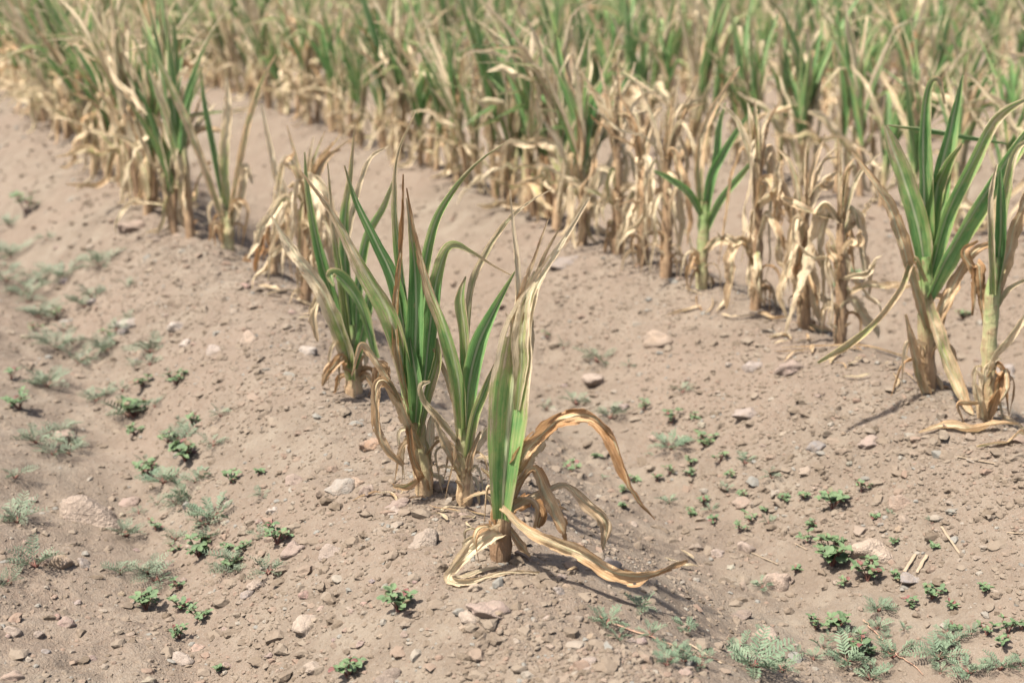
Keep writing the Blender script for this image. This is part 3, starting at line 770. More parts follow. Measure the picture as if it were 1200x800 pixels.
hero((496, 578), 'rear left of the three front corn plants, dark green and widely spread',
     ([(497, 580), (495, 540), (487, 495), (480, 455), (480, 420)], [20, 20, 19, 18, 11], [.8, .66, .5, .34, .2]),
     [dict(p=[(488, 500, -.005), (486, 430, -.01), (488, 372, -.008), (486, 312, 0), (480, 262, 0), (476, 232, 0)], w=[18.5, 33.6, 33.6, 21.8, 9.5, 2.8], d=[0.20, 0.11, 0.13, 0.18, 0.52, 0.82], curl=(2.2, 2.8), roll=(10, -10), fold=.3, rip=.12),
      dict(p=[(482, 480, -.015), (466, 405, -.02), (466, 342, -.015), (472, 272, -.01), (473, 204, 0)], w=[9.5, 13.3, 12.3, 8.5, 2.8], d=[0.62, 0.74, 0.87, 0.97, 1.02], curl=3.6, rip=.5, roll=20),
      dict(p=[(482, 470, -.01), (460, 378, -.02), (428, 319, -.02), (394, 255, -.02), (352, 199, -.02)], w=[16.8, 30.2, 26.9, 15.1, 2.8], d=[0.28, 0.38, 0.44, 0.64, 0.87], curl=(1.5, 3), roll=(0, 25), fold=.35, rip=.25),
      dict(p=[(483, 440, 0), (464, 338, .01), (441, 284, .01), (418, 236, .01), (404, 194, .01)], w=[18.5, 25.2, 20.2, 13.3, 3.8], d=[0.16, 0.13, 0.14, 0.20, 0.47], curl=(2, 3), roll=(-10, 15), fold=.3, rip=.1),
      dict(p=[(482, 410, .01), (468, 300, .015), (463, 235, .015), (467, 182, .015), (487, 131, .02)], w=[13.4, 18.5, 13.3, 8.5, 1.9], d=[0.18, 0.26, 0.47, 0.60, 0.67], curl=3.2, roll=10),
      dict(p=[(490, 420, .01), (494, 340, .02), (507, 268, .025), (530, 224, .03), (560, 190, .03), (600, 162, .03)], w=[15.1, 20.2, 18.5, 13.3, 7.6, 1.9], d=[0.20, 0.23, 0.30, 0.37, 0.52, 0.62], curl=(2, 3.4), roll=(0, -20)),
      dict(p=[(497, 450, .004), (506, 365, .008), (515, 315, .006), (529, 289, .0), (552, 296, -.005), (576, 311, -.005), (601, 324, 0)], w=[18.5, 25.2, 21.8, 16.8, 8.5, 5.7, 2.8], d=[0.16, 0.18, 0.28, 0.37, 0.52, 0.62, 0.72], curl=(2, 3), roll=(-10, 30), fold=.4),
      dict(p=[(487, 495, -.015), (489, 455, -.02), (484, 420, -.02), (480, 395, -.015)], w=[15.1, 26.9, 21.8, 4.8], d=[0.18, 0.12, 0.13, 0.28], curl=2.2, roll=8),
      dict(p=[(490, 510, -.01), (500, 462, -.014), (511, 422, -.014), (512, 396, -.01)], w=[9.5, 16.8, 16.8, 3.8], d=[0.37, 0.38, 0.38, 0.52], curl=2.2, roll=-20),
      dict(p=[(492, 525, -.01), (467, 468, -.025), (447, 432, -.03), (424, 403, -.03), (412, 440, -.03)], w=[13.4, 18.5, 14.3, 11.4, 3.8], d=[0.57, 0.62, 0.64, 0.64, 0.77], curl=2.2, roll=(10, 40), rip=.5),
      dict(p=[(470, 470, -.02), (446, 448, -.035), (441, 488, -.04), (452, 524, -.04), (472, 545, -.03)], w=[7.6, 13.4, 13.4, 13.3, 5.7], d=[0.72, 0.77, 0.72, 0.72, 0.82], curl=2.2, roll=(-30, 20), rip=.7),
      dict(p=[(455, 445, -.02), (448, 430, -.02), (443, 445, -.02), (452, 452, -.02)], w=[7.6, 16.8, 15.1, 3.8], d=[0.87, 0.90, 0.92, 0.92], curl=1.6, rip=.8),
      dict(p=[(492, 556, -.01), (476, 566, -.02), (460, 569, -.03)], w=[9.5, 11.4, 3.8], d=[0.64, 0.67, 0.72], curl=2.2, roll=50, rip=.7),
      dict(p=[(497, 545, 0), (503, 560, -.01), (504, 574, -.01)], w=[9.5, 13.4, 5.7], d=[0.92, 0.94, 0.97], curl=2.2, rip=.7),
      dict(p=[(494, 560, -.01), (484, 535, -.02), (480, 505, -.02), (478, 480, -.01)], w=[13.4, 13.4, 11.4, 3.8], d=[0.82, 0.87, 0.92, 0.92], curl=3, rip=.5),
      ])

hero((415, 462), 'fourth corn plant of the front row, a dense slightly blurred green clump',
     ([(416, 466), (414, 440), (412, 410), (412, 380)], [19, 19, 18, 10], [.8, .7, .45, .3]),
     [dict(p=[(413, 445, -.01), (405, 402, -.02), (377, 339, -.03), (340, 288, -.03), (318, 252, -.03)], w=[15.1, 23.5, 22.7, 16.8, 4.8], d=[0.38, 0.44, 0.57, 0.77, 0.87], curl=(1.6, 2.6), roll=15),
      dict(p=[(412, 430, 0), (388, 345, 0), (372, 285, 0), (361, 225, 0), (357, 178, 0)], w=[13.4, 20.2, 18.5, 12.3, 2.8], d=[0.18, 0.16, 0.18, 0.38, 0.52], curl=2.6),
      dict(p=[(411, 420, .01), (392, 350, .01), (378, 300, .01), (370, 262, .01)], w=[16.8, 21.8, 16.8, 3.8], d=[0.30, 0.23, 0.18, 0.28], curl=1.6, roll=20),
      dict(p=[(440, 420, -.03), (424, 362, -.03), (403, 330, -.035), (389, 322, -.04), (392, 335, -.045)], w=[11.4, 16.8, 20.2, 16.8, 4.8], d=[0.28, 0.26, 0.30, 0.38, 0.42], curl=2, roll=-20),
      dict(p=[(415, 420, .0), (406, 332, .0), (404, 262, .005), (411, 204, .01), (416, 146, .01)], w=[13.4, 21.8, 20.2, 11.4, 1.9], d=[0.18, 0.18, 0.33, 0.52, 0.62], curl=2.6),
      dict(p=[(418, 420, .01), (418, 352, .02), (428, 282, .03), (450, 240, .03), (464, 203, .03)], w=[13.3, 16.8, 16.8, 12.6, 3.8], d=[0.18, 0.20, 0.28, 0.37, 0.52], curl=2.4, roll=-15),
      dict(p=[(412, 430, -.01), (400, 332, -.01), (390, 262, -.01), (384, 190, -.01)], w=[13.3, 16.8, 12.6, 2.8], d=[0.38, 0.37, 0.52, 0.62], curl=3),
      dict(p=[(410, 400, .02), (405, 300, .03), (428, 198, .04), (456, 170, .05)], w=[9.5, 13.3, 9.5, 1.9], d=[0.52, 0.57, 0.62, 0.67], curl=3),
      dict(p=[(413, 436, -.01), (400, 420, -.02), (388, 432, -.03), (378, 452, -.03)], w=[9.5, 16.8, 15.1, 3.8], d=[0.82, 0.87, 0.92, 0.92], curl=2, rip=.8),
      dict(p=[(415, 450, 0), (430, 440, -.01), (440, 462, -.02)], w=[7.6, 13.4, 3.8], d=[0.82, 0.92, 0.92], curl=2, rip=.8),
      dict(p=[(414, 430, -.01), (425, 385, -.02), (432, 345, -.02), (430, 318, -.02)], w=[13.3, 20.2, 16.8, 3.8], d=[0.23, 0.16, 0.18, 0.28], curl=2.4, roll=-15),
      dict(p=[(410, 440, 0), (392, 385, 0), (376, 350, 0), (368, 372, -.01), (372, 400, -.01)], w=[11.4, 15.1, 13.4, 13.3, 3.8], d=[0.42, 0.57, 0.67, 0.77, 0.82], curl=2, rip=.6),
      ])

# second row, right side of the picture
hero((1087, 458), 'tall pale green corn plant with arching blades at the right of the second row',
     ([(1088, 463), (1086, 420), (1085, 374), (1086, 335), (1085, 300)], [17, 17, 16, 15, 10], [.9, .85, .5, .3, .2]),
     [dict(p=[(1086, 340, 0), (1078, 275, 0), (1060, 212, 0), (1044, 168, 0), (1037, 147, 0)], w=[14.0, 31.2, 28.8, 21.6, 6.0], d=[0.23, 0.25, 0.35, 0.46, 0.50], curl=1.8, roll=10),
      dict(p=[(1086, 325, .01), (1083, 232, .01), (1082, 152, .01), (1088, 102, .01), (1099, 95, .01), (1107, 122, .01)], w=[19.2, 26.4, 21.6, 13.0, 10.0, 4.0], d=[0.23, 0.21, 0.23, 0.31, 0.55, 0.60], curl=2.4),
      dict(p=[(1088, 310, .01), (1097, 228, .015), (1113, 155, .02), (1128, 88, .02)], w=[21.6, 33.6, 24.0, 3.0], d=[0.21, 0.19, 0.17, 0.21], curl=2.2),
      dict(p=[(1090, 325, 0), (1110, 252, -.01), (1140, 190, -.02), (1167, 140, -.02), (1206, 114, -.02)], w=[19.2, 24.0, 24.0, 20.4, 8.0], d=[0.23, 0.21, 0.29, 0.48, 0.50], curl=2.4),
      dict(p=[(1087, 352, -.01), (1110, 302, -.02), (1150, 234, -.04), (1190, 172, -.05), (1216, 138, -.05)], w=[14.0, 28.8, 28.8, 24.0, 10.0], d=[0.26, 0.23, 0.21, 0.26, 0.31], curl=2.2, roll=-10),
      dict(p=[(1090, 300, .02), (1092, 240, .02), (1108, 196, .01), (1128, 168, 0)], w=[14.0, 26.4, 21.6, 5.0], d=[0.21, 0.26, 0.36, 0.50], curl=2.4),
      dict(p=[(1180, 168, .12), (1140, 161, .12), (1090, 152, .1), (1040, 146, .08)], w=[3.0, 9.0, 11.0, 4.0], d=[0.21, 0.11, 0.11, 0.50], curl=2.6, roll=40),
      dict(p=[(1086, 385, -.01), (1064, 310, -.03), (1046, 252, -.04), (1026, 216, -.04), (998, 178, -.03)], w=[12.0, 20.4, 21.6, 13.0, 3.0], d=[0.60, 0.62, 0.65, 0.65, 0.70], curl=2.4, rip=.5),
      dict(p=[(1085, 345, -.01), (1100, 398, -.03), (1120, 450, -.05), (1141, 496, -.08)], w=[14.0, 24.0, 22.8, 8.0], d=[0.55, 0.55, 0.58, 0.60], curl=2.6),
      dict(p=[(1084, 330, -.01), (1069, 304, -.02), (1054, 340, -.04), (1022, 381, -.06), (990, 406, -.08), (958, 425, -.09)], w=[8.0, 14.0, 14.0, 13.0, 18.0, 6.0], d=[0.50, 0.52, 0.55, 0.52, 0.50, 0.50], curl=3.6, nl=50),
      dict(p=[(1092, 390, -.01), (1110, 345, -.02), (1135, 302, -.02), (1165, 285, -.02), (1188, 296, -.03)], w=[10.0, 19.2, 14.0, 10.0, 4.0], d=[0.65, 0.70, 0.75, 0.80, 0.85], curl=2.2, rip=.6),
      dict(p=[(1083, 460, -.015), (1074, 425, -.025), (1061, 368, -.03)], w=[19.2, 21.6, 4.0], d=[0.65, 0.65, 0.70], curl=2.6, rip=.6),
      dict(p=[(1088, 345, .0), (1104, 352, 0), (1104, 385, -.01)], w=[8.0, 14.0, 4.0], d=[0.80, 0.90, 0.95], curl=2.2, rip=.7)])

hero((1156, 493), 'corn plant with a dark green rolled top cut near the right edge',
     ([(1155, 497), (1158, 440), (1162, 365), (1168, 300)], [18, 16, 15, 11], [.85, .62, .45, .25]),
     [dict(p=[(1164, 345, 0), (1172, 285, 0), (1173, 235, 0), (1172, 196, 0)], w=[16, 26, 22, 5], d=[.1, .02, .02, .2], curl=3, roll=20),
      dict(p=[(1162, 345, -.01), (1160, 280, -.015), (1160, 232, -.015), (1168, 192, -.01)], w=[12, 13, 10, 4], d=[.35, .5, .65, .8], curl=3, rip=.5),
      dict(p=[(1166, 350, .01), (1182, 292, .01), (1196, 245, .0), (1216, 196, 0)], w=[12, 20, 18, 5], d=[.5, .7, .75, .8], curl=2.4, rip=.6),
      dict(p=[(1168, 300, .01), (1176, 230, .02), (1188, 180, .02), (1210, 160, .02)], w=[14, 18, 14, 5], d=[.2, .35, .55, .6], curl=2.4),
      dict(p=[(1158, 432, -.01), (1166, 415, -.03), (1186, 390, -.05), (1218, 350, -.05)], w=[10, 13, 14, 6], d=[.75, .8, .8, .8], curl=3, rip=.5),
      dict(p=[(1162, 370, 0), (1180, 340, .0), (1208, 325, -.01)], w=[8, 10, 6], d=[.5, .55, .6], curl=3),
      dict(p=[(1164, 370, .01), (1148, 330, .03), (1130, 296, .03), (1146, 282, .03)], w=[10, 14, 12, 4], d=[.7, .75, .85, .9], curl=2.4, rip=.6),
      dict(p=[(1160, 400, .01), (1148, 345, .02), (1146, 312, .02), (1140, 370, .03)], w=[10, 14, 16, 4], d=[.75, .85, .9, .9], curl=2, rip=.7),
      dict(p=[(1157, 490, -.01), (1168, 455, -.02), (1178, 432, -.03), (1180, 455, -.04), (1172, 470, -.04)], w=[10, 18, 20, 16, 4], d=[.85, .9, .92, .9, .9], curl=2, rip=.8),
      dict(p=[(1154, 495, -.01), (1146, 462, -.02), (1142, 448, -.02)], w=[12, 12, 4], d=[.65, .65, .7], curl=2.4, rip=.7)])

hero((822, 338), 'corn plant with three bare green blades forked like a trident in the second row',
     ([(822, 342), (823, 300), (825, 262), (826, 235)], [13, 13, 13, 9], [.6, .5, .3, .2]),
     [dict(p=[(825, 262, 0), (832, 212, 0), (847, 180, 0), (882, 126, 0)], w=[12, 18, 16, 4], d=[.15, .1, .12, .3], curl=2.4),
      dict(p=[(825, 275, 0), (842, 238, -.01), (866, 208, -.01), (890, 180, -.01)], w=[10, 15, 14, 4], d=[.2, .2, .25, .4], curl=2.6),
      dict(p=[(823, 255, 0), (806, 226, -.01), (784, 210, -.02), (766, 200, -.02)], w=[10, 14, 12, 4], d=[.2, .2, .22, .3], curl=2.4),
      dict(p=[(824, 260, .01), (818, 195, .01), (830, 140, .02), (866, 78, .02)], w=[10, 16, 12, 4], d=[.3, .55, .62, .65], curl=2.4, rip=.5),
      dict(p=[(826, 250, .01), (838, 190, .01), (842, 150, .01), (850, 120, .01)], w=[12, 16, 12, 3], d=[.15, .1, .15, .3], curl=2.6),
      dict(p=[(822, 300, 0), (840, 282, -.02), (866, 284, -.03), (884, 276, -.03)], w=[8, 14, 14, 5], d=[.6, .62, .65, .7], curl=2.2, rip=.6),
      dict(p=[(822, 318, 0), (812, 300, -.01), (806, 322, -.02)], w=[8, 12, 4], d=[.7, .75, .8], curl=2.2, rip=.7)])

def hang(x, y, lab, tall, n, seed, dry=(.6, .85), wmax=18, wisps=3, bleach=.15):
    """a withered plant: leaves folded over and hanging down along the stalk, a few wisps standing"""
    rr = random.Random(seed); lv = []
    for i in range(n):
        a = tall * rr.uniform(.12, .68); rise = rr.uniform(4, 40); sd = (-1 if i % 2 else 1) if rr.random() < .8 else rr.choice((-1, 1))
        dx = sd * rr.uniform(8, 36 + wmax); dd = rr.uniform(-.06, .04); w = rr.uniform(.45, 1) * wmax * (1 if rr.random() < .5 else .6); d = rr.uniform(*dry)
        if rr.random() < .22: drop = rr.uniform(-40, 10); dx *= 1.4
        else: drop = rr.uniform(.55, .97) * (a + rise)
        P = [(x, y - a, 0), (x + dx * .35, y - a - rise, dd * .5)]
        lean = rr.uniform(-.2, .8)
        for q in range(4):
            t = (q + 1) / 4
            P.append((x + dx * (.55 + lean * t) + rr.gauss(0, 2.6), y - a - rise + drop * t + rr.gauss(0, 2), dd + rr.gauss(0, .004)))
        lv.append(dict(p=P, w=[w * .4, w * .8, w, w * .85, w * .6, w * .1], d=[d - .05, d, d + .05, d + .08, d + .15], curl=rr.uniform(1.2, 3.4), rip=.6, roll=(rr.uniform(-50, 50), rr.uniform(-120, 120)), bleach=bleach))
    for i in range(wisps):
        dx = rr.uniform(-50, 55); w = rr.uniform(8, 13); d = rr.uniform(.55, .72)
        lv.append(dict(p=[(x, y - tall * .5, 0), (x + dx * .2, y - tall * .7, 0), (x + dx * .5, y - tall * .85, .01), (x + dx, y - tall * rr.uniform(.85, 1.05), .02)],
                       w=[w * .6, w, w * .8, w * .15], d=[d, d, d, d + .1], curl=2.8, rip=.5, roll=rr.uniform(-40, 40)))
    hero((x, y), lab, ([(x, y + 4), (x + 2, y - tall * .3), (x + 1, y - tall * .6)], [13, 11, 8], [.95, .9, .8]), lv)

hang(984, 402, 'fully withered tan corn plant with broad hanging blades, left of the tall pale green one', 235, 17, 3, (.54, .74), 24, 5, .12)
hang(942, 384, 'withered corn plant with orange brown curled leaves, second row', 228, 14, 4, (.62, .86), 20, 5, .0)
hang(780, 324, 'ragged half-standing withered corn plant left of the trident one', 230, 14, 15, (.54, .75), 17, 7)
hang(752, 312, 'thin brown withered corn stalk, second left of the trident one', 205, 12, 16, (.62, .85), 15, 6)
hang(722, 296, 'pale withered corn stalk with upright wisps, third left of the trident one', 215, 12, 17, (.52, .7), 15, 8)
hang(886, 362, 'straight withered corn stalk wrapped in tan leaves, right of the trident one', 258, 15, 5, (.56, .78), 20, 6, .1)

# withered neighbours behind the fourth plant of the first row
hang(357, 356, 'pale withered corn plant with curled straw leaves behind the dense green clump', 200, 17, 6, (.52, .72), 25, 7, .15)
hero((322, 322), 'lone withered corn shoot with one tall orange blade',
     ([(322, 326), (322, 300), (324, 270)], [10, 9, 6], [.85, .8, .8]),
     [dict(p=[(322, 290, 0), (336, 245, 0), (322, 195, 0), (306, 122, 0)], w=[8, 20, 12, 3], d=[.75, .8, .75, .7], curl=2.4, rip=.5),
      dict(p=[(322, 300, 0), (310, 262, -.01), (304, 290, -.02), (300, 320, -.02)], w=[8, 16, 14, 5], d=[.85, .9, .95, .95], curl=2.2, rip=.8),
      dict(p=[(323, 300, 0), (334, 270, 0), (346, 262, 0), (352, 290, 0)], w=[8, 16, 14, 5], d=[.7, .65, .65, .7], curl=2.2, rip=.8)])
hero((266, 292), 'straw coloured corn plant with long V-shaped stems at the front of the far left group',
     ([(266, 297), (267, 270), (266, 245)], [14, 13, 9], [.6, .55, .5]),
     [dict(p=[(265, 268, 0), (238, 190, -.01), (206, 112, -.02), (166, 32, -.02)], w=[11, 15, 15, 3], d=[.55, .6, .5, .3], curl=3, rip=.4),
      dict(p=[(268, 265, 0), (288, 160, 0), (306, 100, 0), (324, 64, 0)], w=[9, 12, 9, 3], d=[.55, .56, .5, .6], curl=2.8, rip=.4),
      dict(p=[(267, 260, .01), (264, 190, .01), (268, 130, .01), (266, 90, .01)], w=[12, 18, 16, 4], d=[.35, .5, .7, .85], curl=2.6, rip=.5),
      dict(p=[(268, 275, 0), (284, 230, 0), (288, 195, 0), (296, 215, 0)], w=[8, 14, 12, 4], d=[.6, .65, .7, .75], curl=2.4, rip=.6),
      dict(p=[(267, 260, .02), (250, 170, .03), (240, 120, .03), (236, 84, .03)], w=[9, 14, 11, 3], d=[.2, .1, .1, .3], curl=3),
      dict(p=[(264, 285, 0), (252, 262, -.02), (246, 282, -.02)], w=[8, 14, 4], d=[.85, .9, .95], curl=2.2, rip=.7)])

# ------------------------------------------------------------------ stock of maize plants for the rows behind
def path3(hb, az, e0, L, droop, p=1.4, kink=None, n=9, side=0.0, jit=0.0, rr=random):
    pts = [np.array([0, 0, hb])]
    e = e0; st = L / (n - 1); a = az
    for i in range(1, n):
        s = i / (n - 1)
        e = e0 - droop * s ** p
        if kink and s > kink[0]: e = e0 - droop * s ** p - kink[1]
        a += side / n
        e = max(e, -1.5)
        je = e + rr.gauss(0, jit); ja = a + rr.gauss(0, jit * 1.6)
        q = pts[-1] + st * np.array([math.cos(je) * math.cos(ja), math.cos(je) * math.sin(ja), math.sin(je)])
        if q[2] < 0.006:
            q[2] = 0.006
            q[:2] = pts[-1][:2] + 0.6 * st * np.array([math.cos(a), math.sin(a)])
        pts.append(q)
    return np.array(pts)

def stock_plant(kind, seed, lod=False):
    rr = random.Random(seed)
    meshes = []
    hs = rr.uniform(0.12, 0.19) if kind != 'dry' else rr.uniform(0.16, 0.25)
    lean = (rr.uniform(-.015, .015), rr.uniform(-.015, .015))
    sd = {'green': [.9, .65, .35], 'mixed': [.95, .8, .5], 'dry': [1.0, .9, .75]}[kind]
    meshes.append(('stalk', stalk_mesh([(0, 0, -.012), (lean[0] * .5, lean[1] * .5, hs * .5), (lean[0], lean[1], hs)], [.0078, .0068, .0045], sd, nl=4 if lod else 9, na=5 if lod else 7, seed=seed)))
    ax = rr.uniform(0, 6.28)
    nlow, nup = {'green': (7, 10), 'mixed': (9, 9), 'dry': (12, 6)}[kind]
    for i in range(nlow):
        az = ax + math.pi * (i % 2) + rr.uniform(-.6, .6)
        hb = rr.uniform(0.02, hs * 0.95)
        typ = rr.random()
        L = rr.uniform(.12, .26)
        if typ < 0.42:   P = path3(hb, az, R(rr.uniform(66, 90)), L * 1.1, R(rr.uniform(-5, 40)), side=rr.uniform(-.6, .6), jit=.13, rr=rr, n=10)
        elif typ < 0.80: P = path3(hb, az, R(rr.uniform(60, 85)), L, R(rr.uniform(0, 30)), kink=(rr.uniform(.14, .4), R(rr.uniform(135, 165))), side=rr.uniform(-.8, .8), jit=.22, rr=rr, n=11)
        else:            P = path3(hb, az, R(rr.uniform(30, 75)), L, R(rr.uniform(20, 150)), side=rr.uniform(-1, 1), jit=.3, rr=rr, n=11)
        w = rr.uniform(.007, .021)
        d0 = rr.choice((rr.uniform(.54, .66), rr.uniform(.54, .66), rr.uniform(.6, .85)))
        W = [w * .45, w * .9, w, w * .95, w * .7, w * .15]
        me = leaf_mesh(P, W, [d0 - .05, d0, d0, min(1, d0 + .12)], roll=(rr.uniform(-70, 70), rr.uniform(-140, 140)), curl=rr.uniform(1.2, 3.4), fold=.2, rip=rr.uniform(.5, .95), seed=seed * 31 + i, nl=9 if lod else 20, na=2 if lod else 5, bleach=rr.choice((0, .25, .45)))
        meshes.append(('leaf', me))
    for i in range(nup):
        az = ax + math.pi * (i % 2) + rr.uniform(-.5, .5)
        hb = hs * rr.uniform(.6, 1.0)
        L = rr.uniform(.14, .34)
        P = path3(hb, az, R(rr.uniform(68, 88)), L, R(rr.uniform(0, 38)), p=1.6, side=rr.uniform(-.4, .4),
                  kink=(rr.uniform(.6, .8), R(rr.uniform(30, 110))) if rr.random() < .22 else None)
        w = rr.uniform(.013, .027)
        g = rr.uniform(.02, .24) if kind != 'dry' else rr.uniform(.52, .64)
        if kind != 'dry' and rr.random() < (.10 if kind == 'green' else .30): g = rr.uniform(.52, .64)
        tip = rr.choice((.2, .56, .6, .64))
        me = leaf_mesh(P, [w * .6, w, w, w * .7, w * .38, w * .06], [g + .08, g, g, g + (tip - g) * .25, g + (tip - g) * .7, max(tip, g)],
                       roll=rr.uniform(-30, 30), curl=(rr.uniform(1.8, 2.8), rr.uniform(2.6, 3.8)), fold=.25, rip=.2, seed=seed * 37 + i, nl=8 if lod else 16, na=3 if lod else 6, bleach=.25)
        meshes.append(('leaf', me))
    return meshes

STOCK = {'green': [stock_plant('green', 10 + i) for i in range(8)],
         'mixed': [stock_plant('mixed', 40 + i) for i in range(8)],
         'dry': [stock_plant('dry', 70 + i) for i in range(7)]}

FARSTOCK = {k: [stock_plant(k, b + i, True) for i in range(7)] for k, b in (('green', 210), ('mixed', 240), ('dry', 270))}
LOOK = {'green': 'green-topped corn plant with dry lower leaves', 'mixed': 'half-withered corn plant with a few green blades', 'dry': 'fully withered tan corn plant'}
ORD = ['', 'first', 'second', 'third', 'fourth', 'fifth', 'sixth', 'seventh', 'eighth', 'ninth', 'tenth', 'eleventh', 'twelfth', 'thirteenth', 'fourteenth', 'fifteenth', 'sixteenth',
       'seventeenth', 'eighteenth', 'nineteenth', 'twentieth']

def project(p):
    v = np.array(p) - np.array([0, 0, CAM_H])
    f = v[1] * math.cos(PITCH) - v[2] * math.sin(PITCH); u = v[1] * math.sin(PITCH) + v[2] * math.cos(PITCH)
    return 600 + 1667 * v[0] / f, 400 - 1667 * u / f, f

cands = []
heroes_s = {}
for row in range(0, 15):
    s = -0.4 + random.uniform(0, .1)
    while s < 16:
        s += random.uniform(0.045, 0.075) if row == 0 else random.uniform(0.042, 0.08) if row == 1 else random.uniform(0.055, 0.1)
        off = random.uniform(-.03, .03)
        p = ORG + ROW_NRM * (row * ROW_S + off - float(bend(s))) + ROW_DIR * s
        if p[1] < 0.9: continue
        z = float(gh(p[0], p[1]))
        px, py, f = project((p[0], p[1], z))
        tx, ty, _ = project((p[0], p[1], z + 0.36))
        if px < -110 or px > 1330 or py < 26: continue
        if row == 0 and py > 284: continue                       # posed by hand
        if row == 1 and px > 706: continue
        cands.append((f, row, p[0], p[1], z, px, py))
cands.sort()

NIND = 290
kinds_w = {0: (5, 5, 2), 1: (5, 5, 2)}
rowtags = {}
far_parts = []
for i, (f, row, x, y, z, px, py) in enumerate(cands):
    kind = random.choices(('green', 'mixed', 'dry'), kinds_w.get(row, (9, 5, 1)))[0]
    st = random.choice(STOCK[kind])
    sc = random.uniform(0.95, 1.25) if row == 0 else random.uniform(0.8, 1.28)
    rz = random.uniform(0, 6.283)
    if i < NIND:
        root = link('maize_plant', None, None, (x, y, z)); root.empty_display_size = .05
        root.scale = (sc, sc, sc); root.rotation_euler = (random.gauss(0, .08), random.gauss(0, .08), rz)
        for nm, me in st: link(nm, me, root)
        rowtags.setdefault(row, []).append((px, root, kind))
    else:
        far_parts.append((random.choice(FARSTOCK[kind]), x, y, z, sc, rz))

def nth(n):
    return f'{n}' + ('th' if 10 <= n % 100 <= 20 else {1: 'st', 2: 'nd', 3: 'rd'}.get(n % 10, 'th'))
for row, lst in rowtags.items():
    lst.sort(key=lambda q: -q[0])
    for i, (px, root, kind) in enumerate(lst):
        if row == 0: lab = f'{LOOK[kind]}, {nth(i + 1)} beyond the V-stemmed one in first row'
        elif row == 1 and px > 1200: lab = f'{LOOK[kind]} at the right edge, second row'
        elif row == 1: lab = f'{LOOK[kind]}, {nth(i + 1)} from the right in second row'
        else: lab = f'{LOOK[kind]}, {nth(i + 1)} from right in {ORD[row + 1]} row'
        tag(root, lab, 'corn plant', f'corn plants of the {ORD[row + 1]} row')

def join_far():
    Vs, Fs, Cs, UVs, Ds, Ms = [], [], [], [], [], []
    base = 0
    cache = {}
    for st, x, y, z, sc, rz in far_parts:
        c, s = math.cos(rz) * sc, math.sin(rz) * sc
        for nm, me in st:
            if me.name not in cache:
                n = len(me.vertices); v = np.empty(n * 3, np.float32); me.vertices.foreach_get('co', v)
                l = np.empty(len(me.loops), np.int32); me.loops.foreach_get('vertex_index', l)
                u = np.empty(len(me.loops) * 2, np.float32); me.uv_layers[0].data.foreach_get('uv', u)
                d = np.empty(n, np.float32); me.attributes['dry'].data.foreach_get('value', d)
                cache[me.name] = (v.reshape(-1, 3), l, u, d, len(me.polygons), 0 if nm == 'leaf' else 1)
            v, l, u, d, npoly, mi = cache[me.name]
            q = np.stack([v[:, 0] * c - v[:, 1] * s + x, v[:, 0] * s + v[:, 1] * c + y, v[:, 2] * sc + z], -1)
            Vs.append(q); Fs.append(l + base); Cs.append(np.full(npoly, 4)); UVs.append(u); Ds.append(d); Ms.append(np.full(npoly, mi)); base += len(v)
    me = mesh_np('distant_maize', np.vstack(Vs), np.concatenate(Fs), np.concatenate(Cs))
    me.uv_layers.new(name='UVMap').data.foreach_set('uv', np.concatenate(UVs))
    me.attributes.new('dry', 'FLOAT', 'POINT').data.foreach_set('value', np.concatenate(Ds))
    me.attributes.new('bleach', 'FLOAT', 'POINT').data.foreach_set('value', np.full(len(me.vertices), 0.3, np.float32))
    me.materials.append(M_LEAF); me.materials.append(M_STALK)
    me.polygons.foreach_set('material_index', np.concatenate(Ms).astype(np.int32))
    o = link('distant_maize', me)
    tag(o, 'mass of blurred withered corn in the farthest rows along the top edge', 'corn', kind='stuff')
print('maize', len(cands), 'far', len(far_parts))
if far_parts: join_far()

# ------------------------------------------------------------------ litter: dry leaf scraps, straws
def scrap(px, py, Lpx, wpx, ang, label, group=None, d=.66, name='dry_leaf_scrap', bow=None):
    bow = random.uniform(-.7, .7) if bow is None else bow
    p = at(px, py); k = math.hypot(p.y, CAM_H) / 1667.0
    L = Lpx * k; w = wpx * k * .6
    n = 5; pts = []
    a = math.radians(ang)
    for i in range(n):
        s = i / (n - 1) - .5
        x = math.cos(a) * L * s - math.sin(a) * bow * L * (s * s - .1)
        y = math.sin(a) * L * s * 1.0 + math.cos(a) * bow * L * (s * s - .1)
        zz = float(gh(p.x + x, p.y + y)) - p.z + .004 + w * .25 * abs(random.gauss(0, .6))
        pts.append((x, y, zz))
    SEED[0] += 1
    me = leaf_mesh(pts, [w * .4, w, w * .9, w * .8, w * .15], [d, d + .05, d + .1], roll=(random.uniform(-20, 20), random.uniform(-60, 60)), curl=random.uniform(1.2, 2.6), rip=.8,
                   seed=SEED[0], nl=18, na=6, clamp=lambda X, Y: gh(X + p.x, Y + p.y) - p.z)
    o = link(name, me, None, p)
    tag(o, label, 'dry leaf', group)

